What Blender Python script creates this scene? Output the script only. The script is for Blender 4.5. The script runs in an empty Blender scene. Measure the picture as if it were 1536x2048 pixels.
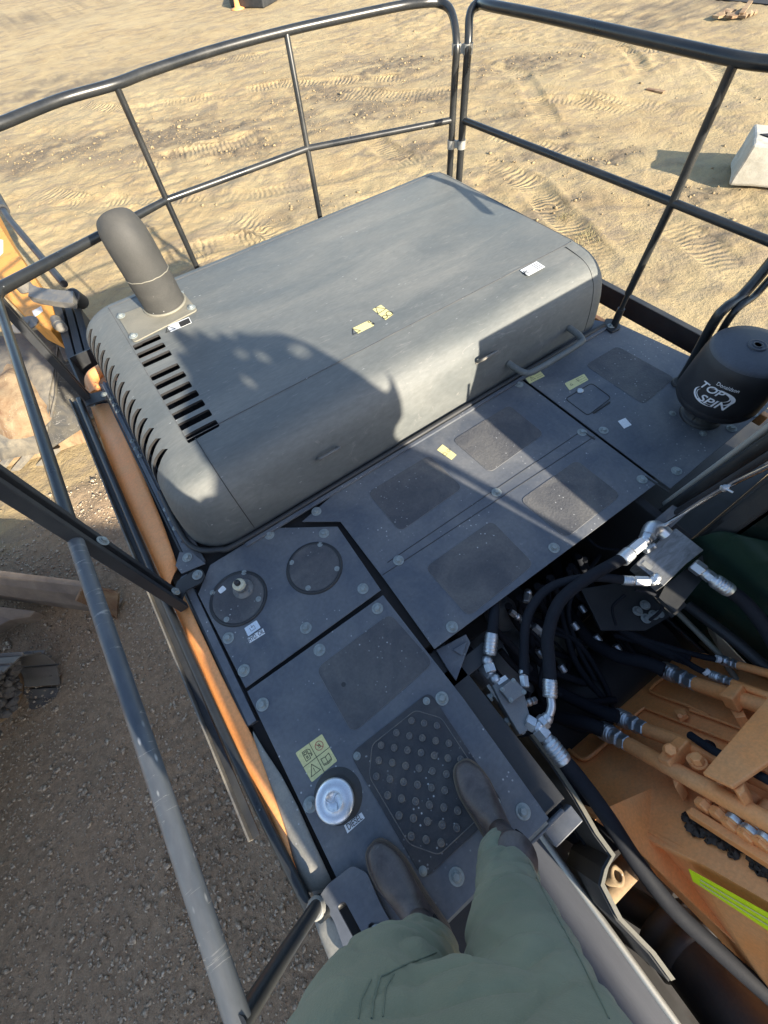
import bpy, bmesh, math, random
import numpy as np
from mathutils import Vector, Matrix, noise
V = Vector
random.seed(7); rng = np.random.default_rng(7)
sc = bpy.context.scene
# ---------------------------------------------------------------- camera
H = 1.5                       # camera height over the machine's top deck (deck is z = 0)
G = -2.2                      # ground level
F = 828.69
RX = V((0.81653715, -0.57275597, -0.0722335))
RY = V((-0.52326255, -0.68144563, -0.51169146))
RZ = V((0.24385113, 0.45561217, -0.85612743))
CAM = V((0, 0, H))
cam = bpy.data.objects.new('camera', bpy.data.cameras.new('camera'))
sc.collection.objects.link(cam); sc.camera = cam
m = Matrix((RX, -RY, -RZ)).transposed().to_4x4(); m.translation = CAM
cam.matrix_world = m
cam.data.sensor_fit = 'VERTICAL'; cam.data.sensor_height = 24; cam.data.sensor_width = 24
cam.data.lens = F / 2048 * 24
cam.data.clip_start = 0.02; cam.data.clip_end = 2000
# ---------------------------------------------------------------- light
AZ = math.radians(98); EL = math.radians(23)      # where shadows point, how high the sun stands
SUN = V((-math.cos(AZ) * math.cos(EL), -math.sin(AZ) * math.cos(EL), math.sin(EL)))
w = bpy.data.worlds.new('World'); sc.world = w; w.use_nodes = True
nt = w.node_tree; bg = nt.nodes['Background']
sky = nt.nodes.new('ShaderNodeTexSky'); sky.sky_type = 'NISHITA'; sky.sun_disc = False
sky.sun_elevation = EL; sky.sun_rotation = math.atan2(SUN.x, SUN.y)
sky.air_density = 1.0; sky.dust_density = 1.0; sky.ozone_density = 1.0
nt.links.new(sky.outputs[0], bg.inputs[0]); bg.inputs[1].default_value = 0.12
sl = bpy.data.lights.new('sun', 'SUN'); sl.energy = 5.0; sl.angle = math.radians(0.5); sl.color = (1.0, 0.89, 0.72)
so = bpy.data.objects.new('sun', sl); sc.collection.objects.link(so)
so.rotation_euler = SUN.to_track_quat('Z', 'Y').to_euler()
sc.view_settings.view_transform = 'Standard'; sc.view_settings.look = 'None'
sc.view_settings.exposure = 1.62; sc.view_settings.gamma = 1
try:
    sc.cycles.max_bounces = 6; sc.cycles.use_denoising = True
except Exception: pass
# ---------------------------------------------------------------- points from the survey of the photograph
def ray(x, y): return RX * ((x - 768) / F) + RY * ((y - 1024) / F) + RZ
def at(x, y, z=0.0):
    r = ray(x, y); return CAM + r * ((z - H) / r.z)
def atx(x, y, X): r = ray(x, y); return CAM + r * (X / r.x)
def aty(x, y, Y): r = ray(x, y); return CAM + r * (Y / r.y)
def onp(x, y, O, n): r = ray(x, y); return CAM + r * ((O - CAM).dot(n) / r.dot(n))
# ---------------------------------------------------------------- materials
MATS = {}
def nodemat(name):
    mt = bpy.data.materials.new(name); mt.use_nodes = True
    t = mt.node_tree; b = t.nodes['Principled BSDF']; MATS[name] = mt
    return mt, t, b
def N(t, typ, **kw):
    n = t.nodes.new(typ)
    for k, v in kw.items():
        if k in n.inputs: n.inputs[k].default_value = v
        else: setattr(n, k, v)
    return n
def tex(t, scale, detail=4, rough=0.55, vec=None, dist=0.0):
    n = N(t, 'ShaderNodeTexNoise'); n.inputs['Scale'].default_value = scale
    n.inputs['Detail'].default_value = detail; n.inputs['Roughness'].default_value = rough
    n.inputs['Distortion'].default_value = dist
    t.links.new(vec, n.inputs['Vector']); return n.outputs['Fac']
def ramp(t, fac, stops, interp='LINEAR'):
    n = t.nodes.new('ShaderNodeValToRGB'); cr = n.color_ramp; cr.interpolation = interp
    while len(cr.elements) < len(stops): cr.elements.new(0.5)
    for e, (p, c) in zip(cr.elements, stops):
        e.position = p; e.color = (*c, 1) if len(c) == 3 else c
    t.links.new(fac, n.inputs[0]); return n.outputs[0]
def g(v): return (v, v, v)
def mix(t, fac, a, b):
    n = t.nodes.new('ShaderNodeMix'); n.data_type = 'RGBA'
    for sock, val in ((n.inputs[0], fac), (n.inputs[6], a), (n.inputs[7], b)):
        if hasattr(val, 'is_output'): t.links.new(val, sock)
        elif isinstance(val, (int, float)): sock.default_value = val
        else: sock.default_value = (*val, 1)
    return n.outputs[2]
def pos(t, stretch=(1, 1, 1), rot=(0, 0, 0)):
    c = t.nodes.new('ShaderNodeNewGeometry'); mp = t.nodes.new('ShaderNodeMapping')
    mp.inputs['Scale'].default_value = stretch; mp.inputs['Rotation'].default_value = rot
    t.links.new(c.outputs['Position'], mp.inputs['Vector']); return mp.outputs[0]
def bump(t, h, b, strength=0.3, dist=0.002, prev=None):
    n = t.nodes.new('ShaderNodeBump'); n.inputs['Strength'].default_value = strength
    n.inputs['Distance'].default_value = dist; t.links.new(h, n.inputs['Height'])
    if prev is not None: t.links.new(prev, n.inputs['Normal'])
    t.links.new(n.outputs[0], b.inputs['Normal']); return n.outputs[0]
def paint(name, col, dust=(0.3, 0.27, 0.22), amount=0.25, rough=0.45, metal=0.0, speck=0.0, bumpy=0.05, scale=6, streak=(1, 1, 1), orange_peel=True, scuff=0.0, grime=0.0, gcol=(0.10, 0.065, 0.04)):
    """painted or bare surface with cloudy dust, fine grain, small pale spots"""
    mt, t, b = nodemat(name); p = pos(t, streak)
    cloud = tex(t, scale, 6, 0.62, p, 0.6); fine = tex(t, scale * 22, 3, 0.6, p)
    f1 = ramp(t, cloud, [(0.38, g(0)), (0.72, g(amount))])
    c = mix(t, f1, col, dust)
    f2 = ramp(t, fine, [(0.3, g(0.82)), (0.7, g(1.0))])
    n = t.nodes.new('ShaderNodeMix'); n.data_type = 'RGBA'; n.blend_type = 'MULTIPLY'; n.inputs[0].default_value = 1
    t.links.new(c, n.inputs[6]); t.links.new(f2, n.inputs[7]); c = n.outputs[2]
    if grime:
        gn = tex(t, scale * 1.7, 7, 0.72, pos(t, (1, 1, 1), (0.4, 0.2, 0.9)), 1.0)
        c = mix(t, ramp(t, gn, [(0.53, g(0)), (0.70, g(grime))]), c, gcol)
    if speck:
        vo = N(t, 'ShaderNodeTexVoronoi'); vo.inputs['Scale'].default_value = 70; t.links.new(p, vo.inputs['Vector'])
        area = tex(t, 3.2, 2, 0.5, p)
        s1 = ramp(t, vo.outputs['Distance'], [(0.10, g(1)), (0.24, g(0))])
        wn = N(t, 'ShaderNodeTexWhiteNoise'); t.links.new(vo.outputs['Color'], wn.inputs['Vector'])
        s2 = ramp(t, wn.outputs['Value'], [(1 - speck, g(0)), (1 - speck + 0.02, g(1))])
        s3 = ramp(t, area, [(0.47, g(0.0)), (0.60, g(0.9))])
        mu = t.nodes.new('ShaderNodeMath'); mu.operation = 'MULTIPLY'; t.links.new(s1, mu.inputs[0]); t.links.new(s2, mu.inputs[1])
        mu2 = t.nodes.new('ShaderNodeMath'); mu2.operation = 'MULTIPLY'; t.links.new(mu.outputs[0], mu2.inputs[0]); t.links.new(s3, mu2.inputs[1])
        c = mix(t, mu2.outputs[0], c, (0.45, 0.46, 0.46))
    if scuff:
        ps = pos(t, (1, 6, 1), (0, 0, 0.5)); sf = tex(t, 9, 5, 0.7, ps, 1.2)
        c = mix(t, ramp(t, sf, [(0.6, g(0)), (0.68, g(scuff))]), c, (0.28, 0.27, 0.25))
    t.links.new(c, b.inputs['Base Color'])
    b.inputs['Metallic'].default_value = metal
    t.links.new(ramp(t, cloud, [(0.3, g(rough)), (0.75, g(min(1, rough + 0.25)))]), b.inputs['Roughness'])
    bump(t, fine, b, bumpy * 4, 0.0006)
    return mt
paint('deck', (0.074, 0.086, 0.108), (0.26, 0.255, 0.24), 0.50, 0.5, speck=0.24, scale=3.2, scuff=0.10)
paint('pad', (0.068, 0.071, 0.080), (0.22, 0.21, 0.19), 0.5, 0.9, speck=0.25, bumpy=0.9, scale=5)
paint('hood', (0.104, 0.114, 0.113), (0.185, 0.188, 0.175), 0.75, 0.5, scale=2.6, streak=(0.45, 1.8, 1), scuff=0.30, grime=.30, gcol=(.070, .078, .080), speck=.03)
paint('rail', (0.014, 0.016, 0.018), (0.12, 0.115, 0.10), 0.14, 0.24, speck=0.02)
paint('black', (0.018, 0.02, 0.024), (0.1, 0.1, 0.09), 0.25, 0.45)
paint('bay', (0.012, 0.012, 0.014), (0.05, 0.045, 0.04), 0.3, 0.7)
paint('rubber', (0.012, 0.014, 0.019), (0.035, 0.036, 0.042), 0.35, 0.66, bumpy=0.15)
paint('rail_worn', (0.045, 0.055, 0.07), (0.33, 0.33, 0.31), 0.30, 0.40, speck=0.6, scale=4, streak=(1, .35, 1), scuff=.85)
paint('grease', (0.03, 0.022, 0.016), (0.10, 0.06, 0.035), 0.6, 0.6, scale=20, bumpy=.5)
paint('orange', (0.90, 0.345, 0.105), (0.66, 0.40, 0.20), 0.45, 0.42, scale=5, scuff=0.06, grime=.30, gcol=(.42, .19, .08))
paint('orange_worn', (0.74, 0.33, 0.05), (0.45, 0.28, 0.12), 0.35, 0.5, scale=3, scuff=0.3, grime=.6)
paint('zinc', (0.60, 0.64, 0.68), (0.36, 0.38, 0.39), 0.4, 0.30, metal=0.9, scale=16, bumpy=0.0)
paint('cast', (0.17, 0.18, 0.19), (0.3, 0.29, 0.27), 0.6, 0.5, metal=0.4, scale=20)
paint('brushed', (0.36, 0.37, 0.38), (0.16, 0.16, 0.16), 0.9, 0.38, metal=0.7, scale=14, streak=(1, 4, 1))
paint('washer', (0.30, 0.34, 0.34), (0.17, 0.18, 0.17), 0.6, 0.55, metal=0.35, scale=60)
paint('capmetal', (0.72, 0.76, 0.82), (0.5, 0.52, 0.55), 0.4, 0.3, metal=0.85, scale=18)
paint('plate', (0.21, 0.20, 0.16), (0.30, 0.28, 0.23), 0.5, 0.6, metal=0.2, scale=12)
paint('exhaust', (0.038, 0.038, 0.036), (0.078, 0.075, 0.068), 0.5, 0.6, scale=9, speck=0.06)
paint('sidegrey', (0.20, 0.195, 0.18), (0.34, 0.32, 0.26), 0.7, 0.5, speck=0.5, scale=8)
paint('rust', (0.17, 0.095, 0.05), (0.42, 0.33, 0.20), 0.85, 0.9, scale=3, bumpy=0.5, speck=0.3, grime=.8, gcol=(.06,.05,.04))
paint('steelworn', (0.085, 0.082, 0.078), (0.30, 0.26, 0.19), 0.75, 0.7, scale=5, bumpy=0.4)
paint('trackshoe', (0.085, 0.08, 0.075), (0.2, 0.18, 0.15), 0.6, 0.75, scale=5, bumpy=0.4)
paint('chrome', (0.75, 0.74, 0.72), (0.5, 0.5, 0.5), 0.1, 0.12, metal=1.0)
paint('concrete', (0.46, 0.45, 0.40), (0.30, 0.28, 0.23), 0.8, 0.95, scale=3, bumpy=0.9, grime=.4, gcol=(.2,.19,.16))
paint('linksteel', (0.10, 0.10, 0.098), (0.26, 0.23, 0.18), 0.6, 0.5, scale=9, scuff=.4)
paint('scratched', (0.028, 0.028, 0.028), (0.16, 0.14, 0.10), 0.6, 0.6, scale=7, speck=.9, scuff=.9)
paint('galv', (0.36, 0.36, 0.34), (0.3, 0.3, 0.28), 0.5, 0.4, metal=0.5, scale=12, speck=0.3)
paint('sticker', (0.68, 0.62, 0.27), (0.5, 0.5, 0.4), 0.2, 0.5)
paint('stickerwhite', (0.75, 0.77, 0.78), (0.5, 0.5, 0.5), 0.2, 0.5)
paint('stickerblue', (0.62, 0.70, 0.78), (0.5, 0.5, 0.5), 0.15, 0.4)
paint('ink', (0.02, 0.02, 0.02), (0.03, 0.03, 0.03), 0.1, 0.6)
paint('inkred', (0.45, 0.04, 0.05), (0.3, 0.05, 0.05), 0.1, 0.6)
paint('precleaner', (0.014, 0.015, 0.019), (0.06, 0.06, 0.065), 0.3, 0.42, bumpy=0.1)
paint('precleaner_lid', (0.040, 0.046, 0.060), (0.10, 0.11, 0.13), 0.5, 0.5)
paint('stud', (0.10, 0.102, 0.108), (0.26, 0.22, 0.17), 0.7, 0.6, scale=40)
paint('step', (0.036, 0.042, 0.058), (0.07, 0.078, 0.095), 0.6, 0.5, scale=5, streak=(3, .4, 1))
paint('white_print', (0.75, 0.76, 0.80), (0.7, 0.7, 0.7), 0.1, 0.5)
paint('yellowgreen', (0.78, 0.95, 0.005), (0.6, 0.8, 0.05), 0.15, 0.4)
paint('tread', (0.030, 0.033, 0.040), (0.12, 0.115, 0.11), 0.5, 0.7, speck=0.4, scale=9, bumpy=.3)
paint('blade', (0.12, 0.095, 0.075), (0.25, 0.20, 0.15), 0.7, 0.8, scale=5, bumpy=.4, grime=.5)
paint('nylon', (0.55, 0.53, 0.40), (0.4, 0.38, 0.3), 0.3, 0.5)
paint('leather', (0.030, 0.022, 0.022), (0.15, 0.125, 0.12), 0.75, 0.30, scale=9, bumpy=0.3, scuff=.3)
paint('sole', (0.11, 0.085, 0.065), (0.2, 0.17, 0.13), 0.5, 0.8)
paint('skin', (0.55, 0.33, 0.24), (0.5, 0.3, 0.2), 0.2, 0.5)
paint('hair', (0.06, 0.04, 0.03), (0.06, 0.04, 0.03), 0.1, 0.6)
paint('shirt', (0.10, 0.14, 0.22), (0.14, 0.18, 0.25), 0.3, 0.9)
paint('shed', (0.40, 0.41, 0.40), (0.3, 0.3, 0.28), 0.4, 0.6)
paint('dryplant', (0.30, 0.26, 0.13), (0.2, 0.17, 0.08), 0.4, 0.9)
# cloth
mt, t, b = nodemat('trousers'); p = pos(t)
cl = tex(t, 5, 5, 0.6, p, 0.5); c = mix(t, ramp(t, cl, [(0.35, g(0)), (0.7, g(1))]), (0.120, 0.138, 0.098), (0.165, 0.184, 0.135))
wv = tex(t, 420, 2, 0.6, p); t.links.new(c, b.inputs['Base Color']); b.inputs['Roughness'].default_value = 0.92
try: b.inputs['Sheen Weight'].default_value = 0.08
except Exception: pass
fold = tex(t, 9, 2, 0.45, pos(t, (1, 1, 1.8), (0.3, 0.5, 0.1)), 0.3)
n1 = bump(t, wv, b, 0.7, 0.0012); bump(t, fold, b, 0.5, 0.010, n1)
MATS['rubber'].node_tree.nodes['Principled BSDF'].inputs['Specular IOR Level'].default_value = 0.12
# glass
mt, t, b = nodemat('glass'); b.inputs['Base Color'].default_value = (0.30, 0.42, 0.33, 1); b.inputs['Roughness'].default_value = 0.03
b.inputs['Base Color'].default_value = (0.02, 0.03, 0.025, 1)
tr = t.nodes.new('ShaderNodeBsdfTransparent'); tr.inputs[0].default_value = (0.16, 0.24, 0.18, 1); ms = t.nodes.new('ShaderNodeMixShader'); ms.inputs[0].default_value = 0.45
t.links.new(tr.outputs[0], ms.inputs[1]); t.links.new(b.outputs[0], ms.inputs[2]); t.links.new(ms.outputs[0], t.nodes['Material Output'].inputs[0])
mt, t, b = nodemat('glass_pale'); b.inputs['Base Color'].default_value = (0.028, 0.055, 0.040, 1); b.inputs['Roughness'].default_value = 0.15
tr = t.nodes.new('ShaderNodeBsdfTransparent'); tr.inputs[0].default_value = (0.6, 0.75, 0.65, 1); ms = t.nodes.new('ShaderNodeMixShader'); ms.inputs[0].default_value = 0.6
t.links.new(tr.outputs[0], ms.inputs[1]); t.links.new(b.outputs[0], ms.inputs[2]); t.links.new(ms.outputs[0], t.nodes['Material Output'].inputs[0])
# ground
mt, t, b = nodemat('ground'); p = pos(t)
big = tex(t, 0.35, 5, 0.6, p, 0.5); med = tex(t, 1.7, 7, 0.62, p, 0.4); fine = tex(t, 22, 4, 0.7, p); grain = tex(t, 120, 3, 0.7, p)
sand = mix(t, ramp(t, med, [(0.34, g(0)), (0.70, g(1))]), (0.40, 0.305, 0.155), (0.285, 0.205, 0.103))
grey = mix(t, ramp(t, fine, [(0.3, g(0)), (0.7, g(1))]), (0.37, 0.268, 0.170), (0.21, 0.148, 0.092))
streakn = tex(t, 0.9, 6, 0.68, pos(t, (1.0, 2.6, 1), (0, 0, 0.45)), 0.9)
patch = ramp(t, streakn, [(0.49, g(0)), (0.60, g(0.8))])
c = mix(t, patch, sand, (0.205, 0.160, 0.105))
p2 = ramp(t, tex(t, 2.6, 8, 0.75, pos(t, (1, 1, 1), (0, 0, 1.1)), 1.5), [(0.55, g(0)), (0.66, g(0.6))]); c = mix(t, p2, c, (0.26, 0.20, 0.13))
pale = ramp(t, big, [(0.46, g(0)), (0.7, g(0.55))]); c = mix(t, pale, c, (0.43, 0.345, 0.19))
at0 = N(t, 'ShaderNodeAttribute', attribute_name='dark')
c = mix(t, at0.outputs['Fac'], c, mix(t, ramp(t, fine, [(0.35, g(0)), (0.65, g(1))]), (0.165, 0.128, 0.083), (0.095, 0.075, 0.052)))
at1 = N(t, 'ShaderNodeAttribute', attribute_name='gravel')
c = mix(t, at1.outputs['Fac'], c, grey)
grn = ramp(t, grain, [(0.30, g(0.72)), (0.62, g(1.0))])
n = t.nodes.new('ShaderNodeMix'); n.data_type = 'RGBA'; n.blend_type = 'MULTIPLY'; n.inputs[0].default_value = 1
t.links.new(c, n.inputs[6]); t.links.new(grn, n.inputs[7]); t.links.new(n.outputs[2], b.inputs['Base Color'])
b.inputs['Roughness'].default_value = 0.97
bm_ = N(t, 'ShaderNodeAttribute', attribute_name='band_m'); bu = N(t, 'ShaderNodeAttribute', attribute_name='band_u')
k = t.nodes.new('ShaderNodeMath'); k.operation = 'MULTIPLY'; k.inputs[1].default_value = 2 * math.pi / 0.11; t.links.new(bu.outputs['Fac'], k.inputs[0])
wob = t.nodes.new('ShaderNodeMath'); wob.operation = 'MULTIPLY_ADD'; wob.inputs[1].default_value = 9.0; t.links.new(tex(t, 3, 2, 0.5, p), wob.inputs[0]); t.links.new(k.outputs[0], wob.inputs[2])
s = t.nodes.new('ShaderNodeMath'); s.operation = 'SINE'; t.links.new(wob.outputs[0], s.inputs[0])
mm = t.nodes.new('ShaderNodeMath'); mm.operation = 'MULTIPLY'; t.links.new(s.outputs[0], mm.inputs[0]); t.links.new(bm_.outputs['Fac'], mm.inputs[1])
n1 = bump(t, grain, b, 0.6, 0.006); n2 = bump(t, fine, b, 0.8, 0.022, n1); n3 = bump(t, med, b, 0.9, 0.07, n2); bump(t, mm.outputs[0], b, 0.8, 0.013, n3)
mt, t, b = nodemat('stones'); p = pos(t)
c = ramp(t, tex(t, 60, 2, 0.5, p), [(0.3, (0.16, 0.115, 0.075)), (0.55, (0.36, 0.29, 0.21)), (0.75, (0.64, 0.56, 0.44))]); t.links.new(c, b.inputs['Base Color']); b.inputs['Roughness'].default_value = 0.9
mt, t, b = nodemat('clods'); p = pos(t)
c = ramp(t, tex(t, 40, 2, 0.5, p), [(0.3, (0.15, 0.11, 0.065)), (0.7, (0.34, 0.26, 0.145))]); t.links.new(c, b.inputs['Base Color']); b.inputs['Roughness'].default_value = 1.0
# ---------------------------------------------------------------- mesh builders
def frame_from(z):
    z = z.normalized(); x = z.orthogonal().normalized(); return x, z.cross(x), z
class MB:
    def __init__(s): s.v = []; s.f = []; s.sm = []; s.mi = []; s.m = 0
    def add(s, vs, fs, smooth=False):
        o = len(s.v); s.v += [V(q) for q in vs]
        for q in fs: s.f.append([o + i for i in q]); s.sm.append(smooth); s.mi.append(s.m)
        return s
    def box(s, lo, hi, rot=None, org=None):
        vs = [V((x, y, z)) for x in (lo[0], hi[0]) for y in (lo[1], hi[1]) for z in (lo[2], hi[2])]
        if rot is not None:
            o = V(org) if org is not None else V((0, 0, 0)); vs = [o + rot @ q for q in vs]
        return s.add(vs, [(0, 1, 3, 2), (4, 6, 7, 5), (0, 4, 5, 1), (2, 3, 7, 6), (0, 2, 6, 4), (1, 5, 7, 3)])
    def bar(s, a, b, wx, wy, up=(0, 0, 1)):
        a = V(a); b = V(b); d = (b - a).normalized(); x = d.cross(V(up)).normalized(); y = x.cross(d)
        vs = [q + x * (i * wx / 2) + y * (j * wy / 2) for q in (a, b) for i, j in ((-1, -1), (1, -1), (1, 1), (-1, 1))]
        return s.add(vs, [(3, 2, 1, 0), (4, 5, 6, 7), (0, 1, 5, 4), (1, 2, 6, 5), (2, 3, 7, 6), (3, 0, 4, 7)])
    def prism(s, poly, d):
        """polygon (any plane) pushed by vector d"""
        n = len(poly); poly = [V(q) for q in poly]; d = V(d)
        nrm = V((0, 0, 0))
        for i in range(n): nrm += poly[i].cross(poly[(i + 1) % n])
        if nrm.dot(d) < 0: poly = poly[::-1]
        vs = [q for q in poly] + [q + d for q in poly]
        return s.add(vs, [tuple(range(n))[::-1], tuple(range(n, 2 * n))] + [(i, (i + 1) % n, n + (i + 1) % n, n + i) for i in range(n)])
    def tube(s, pts, r, seg=14, smooth=True, caps=True, sub=6, flat=None):
        pts = [V(q) for q in pts]
        rs = r if isinstance(r, (list, tuple)) else [r] * len(pts)
        if smooth and len(pts) > 2:
            P, R = [], []
            for i in range(len(pts) - 1):
                p0 = pts[max(i - 1, 0)]; p1 = pts[i]; p2 = pts[i + 1]; p3 = pts[min(i + 2, len(pts) - 1)]
                for k in range(sub):
                    u = k / sub
                    P.append(0.5 * ((2 * p1) + (p2 - p0) * u + (2 * p0 - 5 * p1 + 4 * p2 - p3) * u * u + (3 * p1 - p0 - 3 * p2 + p3) * u ** 3))
                    R.append(rs[i] * (1 - u) + rs[i + 1] * u)
            P.append(pts[-1]); R.append(rs[-1]); pts, rs = P, R
        n = len(pts); x, y, z = frame_from(pts[1] - pts[0]); vs = []
        for i, q in enumerate(pts):
            d = (pts[min(i + 1, n - 1)] - pts[max(i - 1, 0)]).normalized()
            x = (x - d * x.dot(d)).normalized(); y = d.cross(x)
            k = 1.0
            if 0 < i < n - 1:
                a = (pts[i] - pts[i - 1]).normalized().dot(d); k = 1 / max(a, 0.6)
            for j in range(seg):
                an = 2 * math.pi * j / seg; vs.append(q + (x * math.cos(an) + y * math.sin(an)) * rs[i] * k)
        fs = [(i * seg + j, i * seg + (j + 1) % seg, (i + 1) * seg + (j + 1) % seg, (i + 1) * seg + j) for i in range(n - 1) for j in range(seg)]
        s.add(vs, fs, True)
        if caps:
            s.add(vs[:seg], [tuple(range(seg))[::-1]]); s.add(vs[-seg:], [tuple(range(seg))])
        return s
    def lathe(s, org, axis, prof, seg=24, smooth=True, sx=1.0):
        """prof = [(radius, height along axis)]"""
        x, y, z = frame_from(V(axis)); org = V(org); vs = []
        for r, h in prof:
            for j in range(seg):
                an = 2 * math.pi * j / seg; vs.append(org + z * h + (x * math.cos(an) * sx + y * math.sin(an)) * r)
        fs = [(i * seg + j, i * seg + (j + 1) % seg, (i + 1) * seg + (j + 1) % seg, (i + 1) * seg + j) for i in range(len(prof) - 1) for j in range(seg)]
        s.add(vs, fs, smooth)
        if prof[0][0] > 1e-5: s.add(vs[:seg], [tuple(range(seg))[::-1]])
        if prof[-1][0] > 1e-5: s.add(vs[-seg:], [tuple(range(seg))])
        return s
    def cyl(s, a, b, r, seg=16): a = V(a); b = V(b); return s.lathe(a, b - a, [(r, 0), (r, (b - a).length)], seg)
    def hexp(s, a, b, r):
        a = V(a); b = V(b); L = (b - a).length; c = min(0.15 * r, L * 0.2)
        return s.lathe(a, b - a, [(r - c, 0), (r, c), (r, L - c), (r - c, L)], 6, False)
    def build(s, name, mat, parent=None, bev=0, auto=True):
        me = bpy.data.meshes.new(name); me.from_pydata([tuple(q) for q in s.v], [], s.f)
        for mm_ in (mat if isinstance(mat, (list, tuple)) else [mat]): me.materials.append(MATS[mm_])
        me.polygons.foreach_set('use_smooth', s.sm); me.polygons.foreach_set('material_index', s.mi); me.update()
        o = bpy.data.objects.new(name, me); sc.collection.objects.link(o)
        if parent is not None: o.parent = parent
        if bev:
            md = o.modifiers.new('bevel', 'BEVEL'); md.width = bev; md.segments = 2; md.limit_method = 'ANGLE'; md.angle_limit = math.radians(40)
        return o
def tag(o, label=None, cat=None, group=None, kind=None):
    if label: o['label'] = label
    if cat: o['category'] = cat
    if group: o['group'] = group
    if kind: o['kind'] = kind
    return o
def thing(name, label, cat, loc=(0, 0, 0)):
    o = bpy.data.objects.new(name, None); sc.collection.objects.link(o); o.empty_display_size = 0.2
    o.location = loc; return tag(o, label, cat)
def adopt(root):
    """parts were modelled in world space: keep them there under a moved empty"""
    for ch in root.children: ch.matrix_parent_inverse = Matrix.Translation(-root.location)
def evalmesh(o):
    dg = bpy.context.evaluated_depsgraph_get(); dg.update()
    me = bpy.data.meshes.new_from_object(o.evaluated_get(dg)); o.modifiers.clear(); o.data = me; return o
def cut(o, cutter):
    md = o.modifiers.new('b', 'BOOLEAN'); md.operation = 'DIFFERENCE'; md.solver = 'EXACT'; md.object = cutter; md.material_mode = 'TRANSFER'
    evalmesh(o); bpy.data.objects.remove(cutter, do_unlink=True); return o
def rrect(quad, r, n=5):
    """rounded corners for a polygon of points"""
    out = []; q = [V(a) for a in quad]; k = len(q)
    for i in range(k):
        a, b_, c_ = q[i - 1], q[i], q[(i + 1) % k]
        rr = r[i] if isinstance(r, (list, tuple)) else r
        if rr <= 0: out.append(b_); continue
        d1 = (a - b_).normalized(); d2 = (c_ - b_).normalized()
        p1 = b_ + d1 * rr; p2 = b_ + d2 * rr
        for j in range(n + 1):
            u = j / n; out.append(p1.lerp(b_, u).lerp(b_.lerp(p2, u), u))
    return out
def px(quad, z=0.0): return [at(a, b_, z) for a, b_ in quad]
def text(body, size, M4, mat, name, parent, ext=0.0004, fn=None, sx=1.0, shear=0.0):
    cu = bpy.data.curves.new('t', 'FONT'); cu.body = body; cu.size = size; cu.extrude = ext; cu.align_x = 'CENTER'; cu.align_y = 'CENTER'; cu.shear = shear
    cu.offset = size * 0.012 if size > .03 else 0.0
    ob = bpy.data.objects.new('t', cu); sc.collection.objects.link(ob)
    dg = bpy.context.evaluated_depsgraph_get(); dg.update(); me = bpy.data.meshes.new_from_object(ob.evaluated_get(dg))
    bpy.data.objects.remove(ob, do_unlink=True)
    for v_ in me.vertices:
        q = V((v_.co.x * sx, v_.co.y, v_.co.z)); v_.co = fn(q) if fn else M4 @ q
    me.materials.clear(); me.materials.append(MATS[mat]); o = bpy.data.objects.new(name, me); sc.collection.objects.link(o); o.parent = parent; return o
def quadframe(q):
    """centre frame of a quad a,b (left to right edge at the bottom), c,d above: x along a-b, y along a-d"""
    a, b_, c_, d_ = q; o = (a + b_ + c_ + d_) / 4; x = ((b_ - a) + (c_ - d_)).normalized(); z = x.cross((d_ - a)).normalized(); y = z.cross(x)
    M4 = Matrix((x, y, z)).transposed().to_4x4(); M4.translation = o
    W = ((b_ - a).length + (c_ - d_).length) / 2; Hh = ((d_ - a).length + (c_ - b_).length) / 2
    return M4, W, Hh
def strokes(mb, M4, lines, wd, z=0.0009, th=0.0004):
    for ln in lines:
        for a, b_ in zip(ln, ln[1:]):
            A = V((a[0], a[1], 0)); B = V((b_[0], b_[1], 0)); d = (B - A)
            if d.length < 1e-6: continue
            d.normalize(); n = V((-d.y, d.x, 0)) * wd / 2; A = A - d * wd / 2; B = B + d * wd / 2
            mb.prism([M4 @ (q + V((0, 0, z))) for q in (A - n, B - n, B + n, A + n)], (M4.to_3x3() @ V((0, 0, th))))
def scale_lines(lines, s, ox=0, oy=0): return [[(x * s + ox, y * s + oy) for x, y in l] for l in lines]
TRI = [[(-.5, -.4), (.5, -.4), (0, .48), (-.5, -.4)]]
EXC = [[(0, .2), (0, -.08)], [(0, -.22), (0, -.25)]]
PUMP = [[(-.35, -.5), (.2, -.5), (.2, .5), (-.35, .5), (-.35, -.5)], [(-.22, .12), (.08, .12), (.08, .36), (-.22, .36), (-.22, .12)], [(.2, .0), (.4, -.05), (.4, -.35), (.5, -.3), (.5, .3), (.32, .45)], [(-.15, -.3), (.0, -.3), (.0, -.1), (-.15, -.1), (-.15, -.3)]]
BOOK = [[(-.5, -.3), (0, -.4), (.5, -.3), (.5, .3), (0, .2), (-.5, .3), (-.5, -.3)], [(0, -.4), (0, .2)], [(-.5, -.42), (0, -.52), (.5, -.42)]]
CIRC = [[(.5 * math.cos(a * math.pi / 8), .5 * math.sin(a * math.pi / 8)) for a in range(17)]]
FIRE = [[(-.2, -.2), (.2, -.2)], [(-.12, -.05), (-.15, .15), (-.02, 0), (.05, .22), (.12, -.05)]]
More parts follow.
